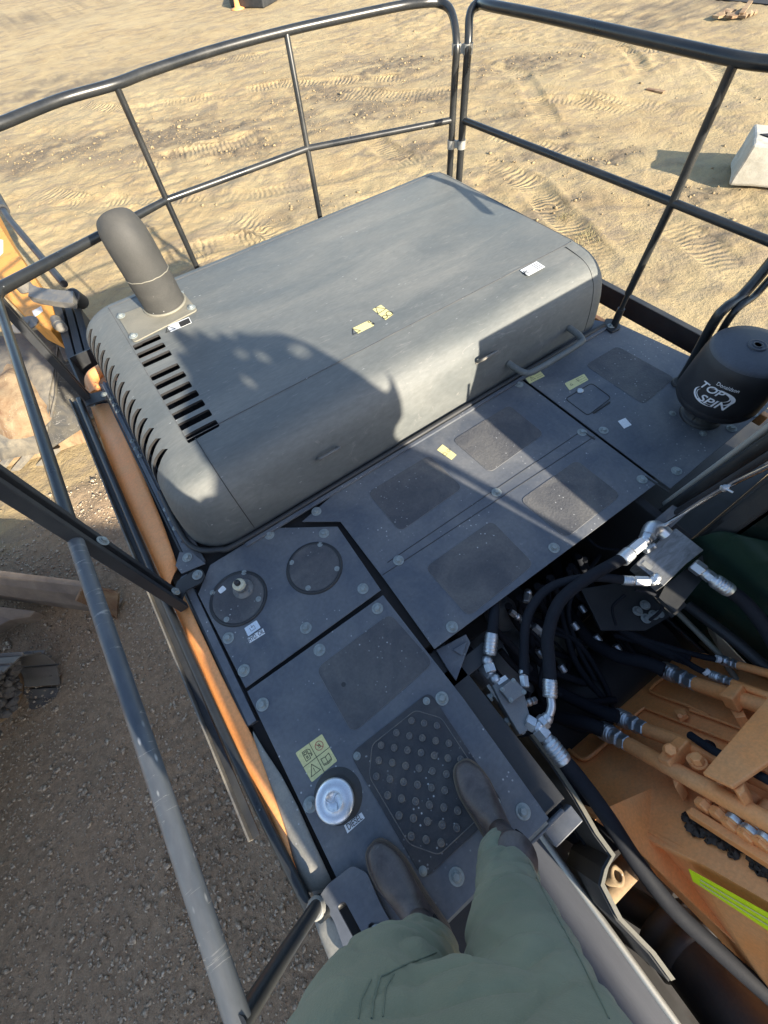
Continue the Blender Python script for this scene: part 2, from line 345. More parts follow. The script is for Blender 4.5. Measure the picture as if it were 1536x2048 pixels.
def sticker(name, quad, mat, parent, marks=(), ink='ink', round_=0.0, lines=0, label=None, lift=0.0012, wd=0.0012, mk='ink_marks'):
    """quad (world): bottom-left, bottom-right, top-right, top-left as read"""
    M4, W, Hh = quadframe(quad); up = M4.to_3x3() @ V((0, 0, 1))
    poly = [q + up * 0.0004 for q in quad]
    if round_: poly = rrect(poly, round_, 4)
    o = MB().prism(poly, up * (lift - 0.0004)).build(name, mat, parent)
    if label: o['label'] = label
    mb = MB()
    for lns, s, ox, oy in marks: strokes(mb, M4, scale_lines(lns, s, ox, oy), wd, lift + 0.0002)
    rr = random.Random(len(marks) + int(W * 9999))
    for i in range(lines):
        y = -Hh * .28 + i * Hh * .56 / max(1, lines - 1); x = W * 0.05
        while x < W * .42:
            L = W * rr.uniform(.03, .09); strokes(mb, M4, [[(x, y), (min(x + L, W * .44), y)]], wd, lift + 0.0002); x += L + W * .025
    if mb.v: mb.build(mk, ink, o if parent.parent is None else parent)
    return o, M4, W, Hh
# ================================================================ SETTING
def axis(lo, a, b_, hi, step, grow=1.12):
    mid = list(np.arange(a, b_, step)); out = []; x = a; s = step
    while x > lo: s *= grow; x -= s; out.append(x)
    out = out[::-1] + mid; x = out[-1]; s = step
    while x < hi: s *= grow; x += s; out.append(x)
    return np.array(out)
gx = axis(-320, -4.2, 15, 320, 0.055); gy = axis(-320, -1.2, 19, 320, 0.055)
X, Y = np.meshgrid(gx, gy, indexing='ij')
def vnoise(x, y, s, seed=0):
    x = x / s + seed * 17.3; y = y / s + seed * 9.1; xi = np.floor(x).astype(np.int64); yi = np.floor(y).astype(np.int64)
    fx = x - xi; fy = y - yi; fx = fx * fx * (3 - 2 * fx); fy = fy * fy * (3 - 2 * fy)
    def h(a, b_):
        n = (a * 374761393 + b_ * 668265263 + seed * 974711) & 0x7fffffff; n = ((n ^ (n >> 13)) * 1274126177) & 0x7fffffff; return ((n ^ (n >> 16)) & 0xffff) / 65535.0
    return (h(xi, yi) * (1 - fx) + h(xi + 1, yi) * fx) * (1 - fy) + (h(xi, yi + 1) * (1 - fx) + h(xi + 1, yi + 1) * fx) * fy
def gpt(x, y): q = at(x, y, G); return np.array((q.x, q.y))
near = np.exp(-((np.maximum(0, np.hypot(X - 4, Y - 6) - 16)) / 20) ** 2)
rough_zone = np.clip(vnoise(X, Y, 2.6, 5) * 2.4 - 0.9, 0, 1)
Z = (vnoise(X, Y, 3.1, 1) - .5) * .10 + (vnoise(X, Y, 1.1, 2) - .5) * .05 + (vnoise(X, Y, .35, 3) - .5) * .030 * (0.35 + rough_zone) + (vnoise(X, Y, .14, 4) - .5) * .030 * (0.2 + rough_zone)
Z *= near
BM = np.zeros_like(Z); BU = np.zeros_like(Z)
# crawler and tyre prints: centre line by points seen in the photograph, half width, groove depth
bands = [([(205, 345), (330, 318), (450, 290), (560, 262)], .42, .05), ([(380, 130), (500, 118), (620, 96)], .45, .03), ([(250, 560), (400, 500), (520, 470), (640, 470)], .30, .03),
         ([(430, 430), (540, 440), (600, 500)], .35, .03), ([(640, 190), (800, 190), (1000, 180), (1300, 215), (1536, 250)], .45, .03), ([(980, 200), (1150, 200), (1320, 230)], .28, .05),
         ([(880, 110), (1040, 150), (1110, 260)], .25, .035), ([(1130, 60), (1250, 90), (1300, 160)], .2, .035), ([(960, 320), (1060, 360), (1150, 460), (1230, 560)], .3, .04), ([(700, 240), (780, 300), (850, 330)], .3, .05),
         ([(1300, 420), (1400, 480), (1536, 600)], .3, .03), ([(0, 1400), (150, 1280), (300, 1230)], .35, .04), ([(520, 2040), (430, 1700), (330, 1300)], .3, .03), ([(60, 380), (150, 400), (240, 420)], .35, .03),
         ([(0, 150), (200, 90), (420, 60)], .4, .03), ([(1350, 60), (1450, 160), (1536, 210)], .2, .03), ([(640, 420), (760, 400), (880, 350)], .28, .04),
         ([(0, 420), (200, 400), (500, 390), (760, 330), (900, 300)], .26, .025), ([(950, 260), (1150, 300), (1350, 330), (1536, 420)], .26, .03), ([(930, 60), (1100, 90), (1300, 100), (1536, 90)], .3, .03), ([(20, 200), (250, 220), (560, 170), (900, 150)], .3, .03)]
for pts, hw, dep in bands:
    P_ = [gpt(*q) for q in pts]; Q = []
    for i in range(len(P_) - 1):
        for k in range(8): Q.append(P_[i] + (P_[i + 1] - P_[i]) * k / 8)
    Q.append(P_[-1]); u0 = 0; best = np.full(Z.shape, 1e9); uu = np.zeros_like(Z)
    for a, b_ in zip(Q, Q[1:]):
        d = b_ - a; L = np.hypot(*d)
        if L < 1e-6: continue
        tt = np.clip(((X - a[0]) * d[0] + (Y - a[1]) * d[1]) / L ** 2, 0, 1)
        dd = np.hypot(X - a[0] - tt * d[0], Y - a[1] - tt * d[1]); sel = dd < best; best[sel] = dd[sel]; uu[sel] = (u0 + tt * L)[sel]; u0 += L
    tot = u0; prof = np.clip((hw * (.8 + .5 * vnoise(X, Y, .5, 31)) - best) / 0.12, 0, 1); ends = np.clip(np.minimum(uu, tot - uu) / 1.4, 0, 1)
    wear = np.clip(vnoise(X, Y, .55, 11) * 2.4 - .5, 0, 1) * np.clip(vnoise(X, Y, 2.1, 12) * 2.2 - .4, .2, 1)
    mk = prof * ends; Z -= dep * mk * (1 - 0.0 * best) ; Z += dep * .8 * np.exp(-((best - hw - .06) / .06) ** 2) * ends * wear
    sel = mk > 0.01; BM[sel] = (mk * wear)[sel]; BU[sel] = uu[sel]
GR = np.clip((1.45 - (X + 0.10 * Y + (vnoise(X, Y, 1.4, 8) - .5) * 1.2 + (Y - 4.3) * 0.9)) / 1.0, 0, 1) * np.clip((4.6 - Y + (vnoise(X, Y, .7, 9) - .5) * .7) / .8, 0, 1) * np.clip((1.5 - X) / 1.0, 0, 1)
DKM = np.zeros_like(Z)
for bx_, by_, r_ in [(60,300,.9),(170,290,.7),(330,290,1.0),(420,270,1.0),(480,290,.8),(560,280,.6),(140,160,1.2),(60,190,1.0),(640,190,1.0),(720,140,1.2),(400,130,1.2),(820,130,1.0),(1000,140,.9),(1090,130,.9),(690,220,.8),(750,240,.7),(850,290,.5),(1010,230,.5),(1050,300,.5),(1130,270,.5),(1300,20,2.),(1380,15,1.5),(60,30,3),(1190,330,.4),(30,340,.5),(870,190,.6),(1230,300,.5),(1150,400,.4),(1400,380,.5),(340,250,.8),(1000,350,.4),(1060,440,.35),(600,420,.4),(1300,560,.4),(1440,460,.4)]:
    c_ = gpt(bx_, by_); DKM += np.exp(-(((X - c_[0]) + .35 * (Y - c_[1])) ** 2 / (r_ * 1.5) ** 2 + (Y - c_[1]) ** 2 / r_ ** 2))
DKM = np.clip(DKM, 0, 1.2) * np.clip((vnoise(X + .4 * Y, Y * 1.5, .55, 41) * .6 + vnoise(X, Y, .16, 42) * .4 - .33) * 3.2, 0, 1) * .85
DKM = np.clip(DKM, 0, .9); Z += DKM * (vnoise(X, Y, .12, 43) - .5) * .06
nx, ny = X.shape
me = bpy.data.meshes.new('ground'); me.vertices.add(nx * ny)
me.vertices.foreach_set('co', np.stack([X, Y, Z + G], -1).reshape(-1).astype(np.float32))
ii = (np.arange(nx - 1)[:, None] * ny + np.arange(ny - 1)[None, :]).reshape(-1)
q = np.stack([ii, ii + ny, ii + ny + 1, ii + 1], -1).reshape(-1)
me.loops.add(len(q)); me.loops.foreach_set('vertex_index', q.astype(np.int32)); me.polygons.add(len(ii)); me.polygons.foreach_set('loop_start', (np.arange(len(ii)) * 4).astype(np.int32))
me.polygons.foreach_set('use_smooth', np.ones(len(ii), bool)); me.update(calc_edges=True)
for nm, arr in (('band_m', BM), ('band_u', BU), ('gravel', GR), ('dark', DKM)):
    a = me.attributes.new(nm, 'FLOAT', 'POINT'); a.data.foreach_set('value', arr.reshape(-1).astype(np.float32))
me.materials.append(MATS['ground']); ground = bpy.data.objects.new('ground', me); sc.collection.objects.link(ground); ground['kind'] = 'structure'
def gz(x, y):
    i = min(max(np.searchsorted(gx, x) - 1, 0), nx - 2); j = min(max(np.searchsorted(gy, y) - 1, 0), ny - 2); return G + Z[i, j]
def scatter(name, mat, pts, sizes, kind_label=None):
    base = np.array([(1, 0, 0), (-.5, .87, 0), (-.5, -.87, 0), (.5, .5, .75), (-.7, 0, .7), (.3, -.6, .72), (0, 0, -.4)], float)
    tri = [(0, 1, 3), (1, 4, 3), (1, 2, 4), (2, 5, 4), (2, 0, 5), (0, 3, 5), (3, 4, 5), (0, 2, 6), (2, 1, 6), (1, 0, 6)]
    n = len(pts); an = rng.uniform(0, 6.28, n); c_, s_ = np.cos(an), np.sin(an)
    B = base[None] * rng.uniform(.6, 1.3, (n, 7, 1)) * np.array([1, 1, 1])[None]
    B = B * sizes[:, None, None] * np.stack([rng.uniform(.7, 1.3, n), rng.uniform(.6, 1.2, n), rng.uniform(.5, 1.0, n)], -1)[:, None, :]
    bx_ = B[..., 0] * c_[:, None] - B[..., 1] * s_[:, None]; by_ = B[..., 0] * s_[:, None] + B[..., 1] * c_[:, None]
    vs = np.stack([bx_ + pts[:, None, 0], by_ + pts[:, None, 1], B[..., 2] + pts[:, None, 2]], -1).reshape(-1, 3)
    fs = (np.array(tri)[None] + (np.arange(n) * 7)[:, None, None]).reshape(-1)
    me = bpy.data.meshes.new(name); me.vertices.add(len(vs)); me.vertices.foreach_set('co', vs.reshape(-1).astype(np.float32))
    me.loops.add(len(fs)); me.loops.foreach_set('vertex_index', fs.astype(np.int32)); me.polygons.add(len(fs) // 3); me.polygons.foreach_set('loop_start', (np.arange(len(fs) // 3) * 3).astype(np.int32))
    me.update(calc_edges=True); me.materials.append(MATS[mat]); o = bpy.data.objects.new(name, me); sc.collection.objects.link(o); o['kind'] = 'stuff'; return o
def zat(a): return np.array([gz(x, y) for x, y in a])
n = 42000; xy = np.stack([rng.uniform(-3.6, .2, n), rng.uniform(-.9, 4.9, n)], -1)
xy = xy[(rng.uniform(0, 1, len(xy)) < (0.35 + .65 * vnoise(xy[:, 0], xy[:, 1], .6, 21))) & (xy[:, 0] > -3.6)]
def sample(A, a): return A[np.clip(np.searchsorted(gx, a[:, 0]) - 1, 0, nx - 1), np.clip(np.searchsorted(gy, a[:, 1]) - 1, 0, ny - 1)]
xy = xy[sample(GR, xy) > rng.uniform(.15, .7, len(xy))]
szs = np.clip(rng.lognormal(math.log(.0085), .5, len(xy)), .004, .03)
tag(scatter('gravel', 'stones', np.concatenate([xy, zat(xy)[:, None]], 1), szs), 'loose grey gravel on the shaded ground beside the machine', 'gravel')
n = 30000; xy = np.stack([rng.uniform(-3, 14, n), rng.uniform(3, 18, n)], -1)
dens = sample(DKM, xy) * .8 + .02; xy = xy[rng.uniform(0, 1, n) < dens]
szs = np.clip(rng.lognormal(math.log(.013), .6, len(xy)), .005, .06)
tag(scatter('soil_clods', 'clods', np.concatenate([xy, zat(xy)[:, None]], 1), szs), 'crumbled clods of dry sandy soil scattered over the yard', 'soil clods')
def tuft(x, y, n, r, h, lab):
    c0 = at(x, y, G); mb = MB(); c0.z = gz(c0.x, c0.y)
    for i in range(n):
        a = random.uniform(0, 6.28); rr = random.random() ** .6 * r; b0 = V((c0.x + math.cos(a) * rr, c0.y + math.sin(a) * rr, gz(c0.x, c0.y) - .01))
        d = V((random.uniform(-1, 1), random.uniform(-1, 1), random.uniform(.4, 1.2))).normalized() * h * random.uniform(.4, 1); s_ = d.cross(V((0, 0, 1))).normalized() * .004
        mid = b0 + d * .6 + V((0, 0, h * .1)); mb.add([b0 - s_, b0 + s_, mid + s_ * .8, mid - s_ * .8, b0 + d * 1.1], [(0, 1, 2, 3), (3, 2, 4)])
    tag(mb.build('dry_grass_tuft', 'dryplant'), lab, 'grass tuft', 'dry tufts growing in the yard')
tuft(1180, 470, 110, .28, .13, 'dry grey grass tuft on the sand just beyond the hood corner')
tuft(1130, 425, 60, .16, .10, 'small dry tuft behind the larger one near the hood corner')
tuft(45, 855, 130, .22, .25, 'dry straw tuft beside the rusty bucket')
# ================================================================ EXCAVATOR
ex = thing('excavator', 'large excavator with dusty grey engine hood, dark railings and orange boom, stood on', 'excavator')
DK = -0.006
def bolt_mesh():
    mb = MB(); mb.lathe((0, 0, 0), (0, 0, 1), [(.0215, 0), (.0215, .0022), (.020, .0030)], 24, False); mb.lathe((0, 0, .003), (0, 0, 1), [(.0135, 0), (.0135, .002), (.012, .003)], 20)
    mb.hexp((0, 0, .005), (0, 0, .012), .0105); return mb
bolt0 = bolt_mesh().build('bolt', 'washer'); bm_src = bolt0.data; bpy.data.objects.remove(bolt0, do_unlink=True)
def bolt(parent, q, s=1.0, rot=None, z=0.0, mat=None):
    o = bpy.data.objects.new('bolt', bm_src); sc.collection.objects.link(o); o.parent = parent
    o.location = q; o.scale = (s, s, s); o.rotation_euler = (0, 0, random.uniform(0, 1)) if rot is None else rot; return o
def panel(label, poly, bolts, r=0.0, th=.006, mat='deck', z=0.0):
    pts = [V((q.x, q.y, z - th)) for q in poly]
    if r: pts = rrect(pts, r)
    o = MB().prism(pts, (0, 0, th)).build('deck_panel', mat, ex, bev=.0012); o['label'] = label
    for q in bolts: bolt(o, at(*q[:2], z + .0003), 1.0 if len(q) < 3 else q[2])
    return o
def pad(parent, quad, r=.03):
    q = px(quad, .0018); o = MB().prism(rrect([V((a.x, a.y, .0003)) for a in q], r), (0, 0, .0016)).build('grip_pad', 'pad', parent)
    e = rrect([V((a.x, a.y, .0008)) for a in q], r); mb = MB(); mb.tube(e + [e[0]], .0011, 4, False, False); mb.build('pad_edge', 'cast', parent); return o
# substructure below the deck so that gaps read dark
sub = MB(); sub.box((-.455, -.34, -.10), (2.13, 1.06, -.035)); sub.box((.22, .99, -.5), (2.1, 1.06, -.10))
deckframe = None
fr = MB()
fr.box((-.40, -.335, -.16), (.205, 2.46, -.03)); fr.box((.205, .26, -.16), (2.08, 2.46, -.03))
deckframe = fr.build('chassis_frame', 'bay', ex)
MB().box((-.402, .40, -.03), (-.3745, 1.05, -.004)).build('outer_ledge', 'deck', ex)
A_ = px([(487, 1381), (764, 1184)])
oil = panel('dark panel with two round hydraulic tank covers', px([(396, 1188), (491, 1376), (762, 1180), (675, 1053), (540, 1056), (420, 1130)]), [(539, 1070), (648, 1067), (726, 1177.5), (612, 1256), (457, 1276), (488, 1341)])
main = panel('wide main walkway panel with four grip pads', px([(604, 1043), (681, 1043), (770, 1160), (869, 1298), (1316, 965), (1040.5, 757.5), (900, 836), (700, 960)]), [(633, 1023), (797, 1121), (904, 1254), (1108, 1096), (993, 985), (1038, 769), (1164, 865), (1284, 959)])
for qd in ([(1018, 810), (1088, 867), (980, 945), (905, 880)], [(858, 910), (925, 975), (800, 1063), (735, 985)], [(983, 1041), (1068, 1128), (937, 1233), (850, 1135)], [(1153, 920), (1242, 990), (1132, 1076), (1040, 1000)]): pad(main, qd)
mb = MB(); a = at(797, 1108, 0); 
for (x0, y0), (x1, y1) in (((775, 1125), (1163, 862)), ((765, 1150), (1190, 872))):
    mb.tube([at(x0, y0, .0004), at(x1, y1, .0004)], .0016, 6, False, False)
mb.build('seam', 'black', main)
feet = panel('front panel with fuel cap and raised grip tread', px([(494, 1383), (766, 1190), (1096, 1636), (873, 1862), (640, 2080), (500, 1870)][:2] + [(930, 1401), (1098, 1637), (873, 1864)]) + [V((-.36, -.335, 0))], [(755, 1217), (639, 1300), (525, 1409), (884, 1397), (1046, 1623), (913, 1753), (621, 1609)])
pad(feet, [(780, 1227), (867, 1325), (705, 1467), (632, 1337)])
right = panel('rear left panel with inspection hatch beside the cab', px([(1045, 754.5), (1341, 977), (1560, 795), (1240, 648), (1190, 640)]), [(1207, 861), (1353, 942), (1463, 857), (1505, 828), (1345, 827, .72), (1406, 867, .72), (1441, 842, .72)])
pad(right, [(1234, 692), (1350, 756), (1287, 808), (1171, 730)])
# brackets of the gap between main panel and right panel
mb = MB(); mb.tube([at(1166, 863, .001), at(1190, 879, .001)], .004, 6, False); mb.tube([at(1290, 953, .001), at(1338, 984, .001)], .004, 6, False); mb.build('hinge', 'black', main)
# hatch in right panel
hq = rrect(px([(1130.5, 797.5), (1183, 766), (1223, 795), (1175.5, 831)], .001), .02)
mb = MB(); mb.tube(hq + [hq[0]], .0022, 6, False, False); mb.tube([at(1187, 826, .002), at(1219, 804, .002)], .005, 8, False); h_ = mb.build('inspection_hatch', 'black', right)
MB().lathe(at(1160, 782, .001), (0, 0, 1), [(.016, 0), (.016, .004), (.012, .006)], 20).build('latch', 'zinc', right)
sticker('warning_label', px([(1139, 781), (1177, 760), (1168, 748), (1129, 767)], 0), 'sticker', right, [(TRI, .015, -.035, 0), ([[(-.5, 0), (.5, 0)], [(0, -.5), (0, .5)]], .02, .01, .004)], lines=3, round_=.006, label='rounded yellow label above the hatch')
sticker('warning_label', px([(1059.5, 767.5), (1089.5, 752.5), (1079, 741), (1050, 756)], 0), 'sticker', right, [(TRI, .026, -.018, 0), (EXC, .03, -.018, 0)], lines=3, label='yellow warning label by the hood base')
sticker('warning_label', px([(1248, 857.5), (1263, 850), (1250.5, 836), (1235.5, 842.5)], 0), 'stickerwhite', right, label='small blank silver label')
sticker('warning_label', px([(903, 920), (913, 910), (885, 889), (874, 900)], 0), 'sticker', main, [(CIRC, .014, .012, 0), ([[(-.4, -.4), (.4, -.4), (.4, .4), (-.4, .4), (-.4, -.4)]], .02, -.014, 0), ([[(0, -.5), (0, .5)]], .012, .026, 0)], label='yellow label between the upper grip pads')
# round tank covers
def disc(cx, cy, scr):
    c0 = at(cx, cy, 0); c0 = V((c0.x, c0.y, 0)); o = MB().lathe(c0, (0, 0, 1), [(.100, .0004), (.100, .004), (.097, .005), (.0, .005)], 48, False).build('tank_cover', 'pad', oil)
    mb = MB(); ring = [c0 + V((math.cos(a) * .105, math.sin(a) * .105, .0005)) for a in np.linspace(0, 2 * math.pi, 49)]; mb.tube(ring, .0065, 6, False, False); mb.lathe(c0, (0, 0, 1), [(.1135, .0005), (.1125, .0012), (.103, .0012)], 48, False); mb.build('shade_ring', 'black', oil)  # black ring paints in the recess shadow round the cover
    for q in scr: bolt(oil, at(*q, .0045), .5)
    return o, c0
d1, c1 = disc(477, 1196, [(488, 1145), (425, 1185), (453, 1239), (517, 1198)])
d2, c2 = disc(629, 1135, [(640, 1089), (583, 1125), (674, 1137.5), (616, 1176)])
mb = MB(); c0 = at(487, 1178, .005); ax_ = V((0, 0, 1))
mb.lathe(c0, ax_, [(.040, 0), (.040, .006), (.026, .010), (.024, .030), (.027, .034), (.027, .040)], 28)
for a in range(4): mb.lathe(c0 + V((math.cos(a * 1.57 + .5) * .033, math.sin(a * 1.57 + .5) * .033, .006)), ax_, [(.005, 0), (.005, .004)], 10)
o = mb.build('breather', 'cast', oil)
mb = MB(); mb.lathe(c0 + V((0, 0, .040)), ax_, [(.023, 0), (.024, .012), (.019, .018), (.012, .019)], 24); mb.build('breather_ring', 'nylon', oil)
MB().lathe(c0 + V((0, 0, .059)), ax_, [(.011, 0), (.011, .014), (.008, .018), (0, .019)], 16).build('breather_nut', 'black', oil)
MB().prism(rrect([c1 + V((-.05 + dx, .055 + dy, .005)) for dx, dy in ((0, 0), (.028, .004), (.022, .028), (-.004, .020))], .006), (0, 0, .0005)).build('worn_label', 'stickerwhite', oil)
sticker('fluid_label', px([(496.6, 1272.7), (521.5, 1255), (513, 1240.5), (488.7, 1256.6)], 0), 'stickerblue', oil, [([[(-.4, .3), (-.4, -.4), (.4, -.4), (.4, .3), (.15, .3)], [(0, .55), (0, .1)], [(-.15, .25), (0, .1), (.15, .25)]], .022, 0, 0)], round_=.003, label='pale blue label with an oil drop symbol')
o, M4, W, Hh = sticker('fluid_label', px([(499.5, 1286.5), (530.6, 1267), (526, 1256.6), (495, 1277)], 0), 'stickerwhite', oil, label='white strip reading HYD. OIL')
M4 = M4.copy(); M4.translation = M4.translation + V((0, 0, .0018)); text('HYD. OIL', .0245, M4, 'ink', 'lettering', oil, sx=.62)
o, M4, W, Hh = sticker('fluid_label', px([(695, 1666.7), (729.7, 1636), (723, 1624.5), (688, 1650.6)], 0), 'stickerwhite', feet, label='white strip reading DIESEL')
M4 = M4.copy(); M4.translation = M4.translation + V((0, 0, .0018)); text('DIESEL', .0235, M4, 'ink', 'lettering', feet, sx=.72)
fq = px([(623.7, 1564.7), (674.6, 1521.7), (644, 1468), (591, 1506)], 0); M4, W, Hh = quadframe(fq)
s_ = W * .30
sticker('warning_label', fq, 'sticker', feet, [(PUMP, s_, -W * .23, Hh * .24), (BOOK, s_, W * .24, -Hh * .22), (TRI, s_ * 1.15, -W * .24, -Hh * .24), (EXC, s_, -W * .24, -Hh * .26), ([[(-W * .5, 0), (W * .5, 0)], [(0, -Hh * .5), (0, Hh * .5)]], 1, 0, 0)], round_=.004, label='large yellow four-square refuelling label', wd=.0016)
mb = MB(); strokes(mb, M4, scale_lines(CIRC, s_ * .9, W * .24, Hh * .24), .0016, .0014); strokes(mb, M4, scale_lines([[(-.35, .35), (.35, -.35)]], s_ * .9, W * .24, Hh * .24), .0014, .0018); mb.build('no_flame_ring', 'inkred', feet)
mb = MB(); strokes(mb, M4, scale_lines(FIRE, s_ * .9, W * .24, Hh * .24), .0014, .0014); mb.build('flame_mark', 'ink', feet)
# fuel cap
c0 = at(672, 1598, 0); c0.z = 0
mb = MB(); ring = [c0 + V((math.cos(a) * .066 + .012, math.sin(a) * .066, .001)) for a in np.linspace(0, 2 * math.pi, 41)]; mb.lathe(c0 + V((.010, .004, 0)), ax_, [(.074, .0004), (.070, .004), (.056, .006), (.05, .02)], 40); mb.build('filler_neck', 'black', feet)
cc = at(668, 1602, .045)
mb = MB(); mb.lathe(cc - V((0, 0, .028)), ax_, [(.050, 0), (.056, .004), (.058, .020), (.054, .026), (.040, .028), (.028, .0275), (.027, .031), (.024, .031), (.0235, .0265), (.0, .0262)], 48)
fc = mb.build('fuel_cap', 'capmetal', feet)
mb = MB()
for k in range(3):
    a0 = k * 2.094 + .4; mb.tube([cc + V((math.cos(a0) * .022, math.sin(a0) * .022, -.001)), cc + V((math.cos(a0 + .5) * .010, math.sin(a0 + .5) * .010, -.001)), cc + V((0, 0, -.001))], .0012, 6)
mb.build('keyhole_cover', 'zinc', feet)
# raised tread plate
tp = px([(859, 1383), (1009, 1609), (847, 1760), (700, 1508)], 0)
tread = MB().prism(rrect([V((q.x, q.y, .0003)) for q in tp], .028), (0, 0, .0035)).build('tread_plate', 'tread', feet, bev=.001)
cen = (tp[0] + tp[1] + tp[2] + tp[3]) / 4
mb = MB(); inner = []
for i in range(4):
    a_, b_ = tp[i], tp[(i + 1) % 4]; inner += [a_.lerp(b_, .2), a_.lerp(b_, .8)]
inner = [cen + (q - cen) * .90 for q in inner]; inner = rrect(inner, .015); inner = [V((q.x, q.y, .0040)) for q in inner]; mb.tube(inner + [inner[0]], .0016, 6, False, False)
for cx_, cy_ in [(735,115),(805,130),(877,143),(650,183),(723,200),(795,212),(870,228),(943,242),(565,253),(638,267),(712,280),(788,295),(862,310),(938,325),(1010,332),(552,338),(627,350),(702,367),(776,382),(851,397),(930,415),(538,427),(614,442),(690,457),(768,473),(846,490),(921,505),(601,532),(679,550),(757,567),(835,585),(916,600),(993,618),(665,645),(745,660),(824,678),(906,697),(988,712),(733,760),(816,780),(900,797),(1040,420),(1010,500),(1070,560),(1080,640)]:
    q = at(560 + cx_ * .358, 1400 + cy_ * .358, .0035); mb.lathe(q, ax_, [(.0108, 0), (.0098, .0045), (.0082, .0060), (.0066, .0036), (.0048, .0034), (.0036, .0050), (0, .0052)], 16)
mb.build('raised_studs', 'stud', feet)
for q in ((853, 1402), (714, 1512), (846, 1742), (993, 1604)): bolt(feet, at(*q, .0038), .55)
mb = MB(); mb.lathe(at(687, 1369, .0024), ax_, [(.008, 0), (.006, .0006)], 12); mb.build('stain', 'black', feet)
# ---------------------------------------------------------------- engine hood
x0, x1, y0, y1 = -.30, 2.07, 1.06, 2.52
T_ = [0, .06, .12, .18, .235, .27, .305, .33, .345]
DF = [0, .004, .010, .021, .038, .060, .095, .155, .28]; DL = [0, .004, .010, .02, .035, .055, .09, .14, .20]
DR = [0, .003, .006, .010, .015, .022, .035, .05, .07]; DB = [0, .003, .006, .010, .015, .025, .045, .07, .12]
RF = [.17, .17, .17, .17, .17, .17, .16, .15, .14]
def dense(a, n=4):
    a = np.array(a, float); k = len(a); xs = np.linspace(0, k - 1, (k - 1) * n + 1); out = []
    for u in xs:
        i = min(int(u), k - 2); f = u - i; p0, p1, p2, p3 = a[max(i - 1, 0)], a[i], a[i + 1], a[min(i + 2, k - 1)]
        out.append(.5 * (2 * p1 + (p2 - p0) * f + (2 * p0 - 5 * p1 + 4 * p2 - p3) * f * f + (3 * p1 - p0 - 3 * p2 + p3) * f ** 3))
    return out
def hood_shell(off, name, mat, parent):
    mb = MB(); rings = []; 
    for z, df, dl, dr, db, rf in zip(*[dense(a) for a in (T_, DF, DL, DR, DB, RF)]):
        a = [x0 + dl + off, y0 + df + off]; b_ = [x1 - dr - off, y1 - db - off]; zz = max(0, z - off) if off else z; ring = []
        for (cx_, cy_, r, a0) in ((a[0], a[1], rf, 180), (b_[0], a[1], .10, 270), (b_[0], b_[1], .07, 0), (a[0], b_[1], .10, 90)):
            sx_ = 1 if cx_ == a[0] else -1; sy_ = 1 if cy_ == a[1] else -1
            for k in range(9):
                an = math.radians(a0 + k * 90 / 8); ring.append(V((cx_ + sx_ * r + math.cos(an) * r, cy_ + sy_ * r + math.sin(an) * r, zz)))
        for q in ring: q.z += .02 * max(0, q.y - 1.33) * (z / .345)
        rings.append(ring)
    n = len(rings[0]); vs = [q for r in rings for q in r]; fs = [(i * n + j, i * n + (j + 1) % n, (i + 1) * n + (j + 1) % n, (i + 1) * n + j) for i in range(len(rings) - 1) for j in range(n)]
    mb.add(vs, fs, True); mb.add(rings[0], [tuple(range(n))[::-1]]); mb.add(rings[-1], [tuple(range(n))], True)
    o = mb.build(name, mat, parent)
    b_ = bmesh.new(); b_.from_mesh(o.data); bmesh.ops.remove_doubles(b_, verts=b_.verts, dist=1e-5); b_.to_mesh(o.data); b_.free(); return o
hood = hood_shell(0, 'engine_hood', 'hood', ex); hood['label'] = 'dusty grey rounded engine hood with louvre slots'
inner = hood_shell(.006, 'inner', 'bay', None)
inner.data.transform(Matrix.Translation((0, 0, -.004)))
cut(hood, inner)
ZT = .353
cutters = MB()
# slots on top beside the exhaust: (left end, right end) as seen
slots = [((268, 697), (322, 676)), ((276, 713), (331, 692)), ((286, 731), (342, 706)), ((302, 757), (358, 731)), ((311, 774), (370, 747)), ((321, 793), (382, 768)), ((333, 813), (395, 784)), ((344, 832), (407, 803)), ((356, 853), (420, 822)), ((369, 875), (434, 843))]
for (ax0, ay0), (bx0, by0) in slots:
    a = at(ax0, ay0, ZT); b_ = at(bx0, by0, ZT); yc = (a.y + b_.y) / 2; wd = .021
    ring = rrect([V((a.x, yc - wd, .30)), V((b_.x, yc - wd, .30)), V((b_.x, yc + wd, .30)), V((a.x, yc + wd, .30))], .008, 3); cutters.prism(ring, (0, 0, .12))
for k in range(15):      # teardrop slots along the rounded left shoulder
    yy = 1.36 + k * .0705
    poly = [V((-.40, yy - .034, .17)), V((-.40, yy + .006, .17)), V((-.40, yy + .018, .225)), V((-.40, yy + .025, .285)), V((-.40, yy + .018, .322)), V((-.40, yy - .004, .330)), V((-.40, yy - .022, .30)), V((-.40, yy - .031, .24))]
    cutters.prism(poly, (.25, 0, 0))
co = cutters.build('cutter', 'bay'); cut(hood, co)
for p_ in hood.data.polygons: p_.use_smooth = True
try: hood.data.set_sharp_from_angle(angle=math.radians(35))
except Exception: pass
# things under the louvres
mb = MB(); mb.box((-.26, 1.12, -.03), (2.0, 2.44, .02)); mb.tube([(-.16, 1.3, .14), (-.1, 1.7, .2), (-.15, 2.1, .16)], .05, 14); mb.box((.0, 1.25, .02), (.5, 2.1, .10)); mb.cyl((.2, 1.4, .14), (.2, 2.05, .14), .06); mb.build('engine_block', 'bay', ex, bev=.01)
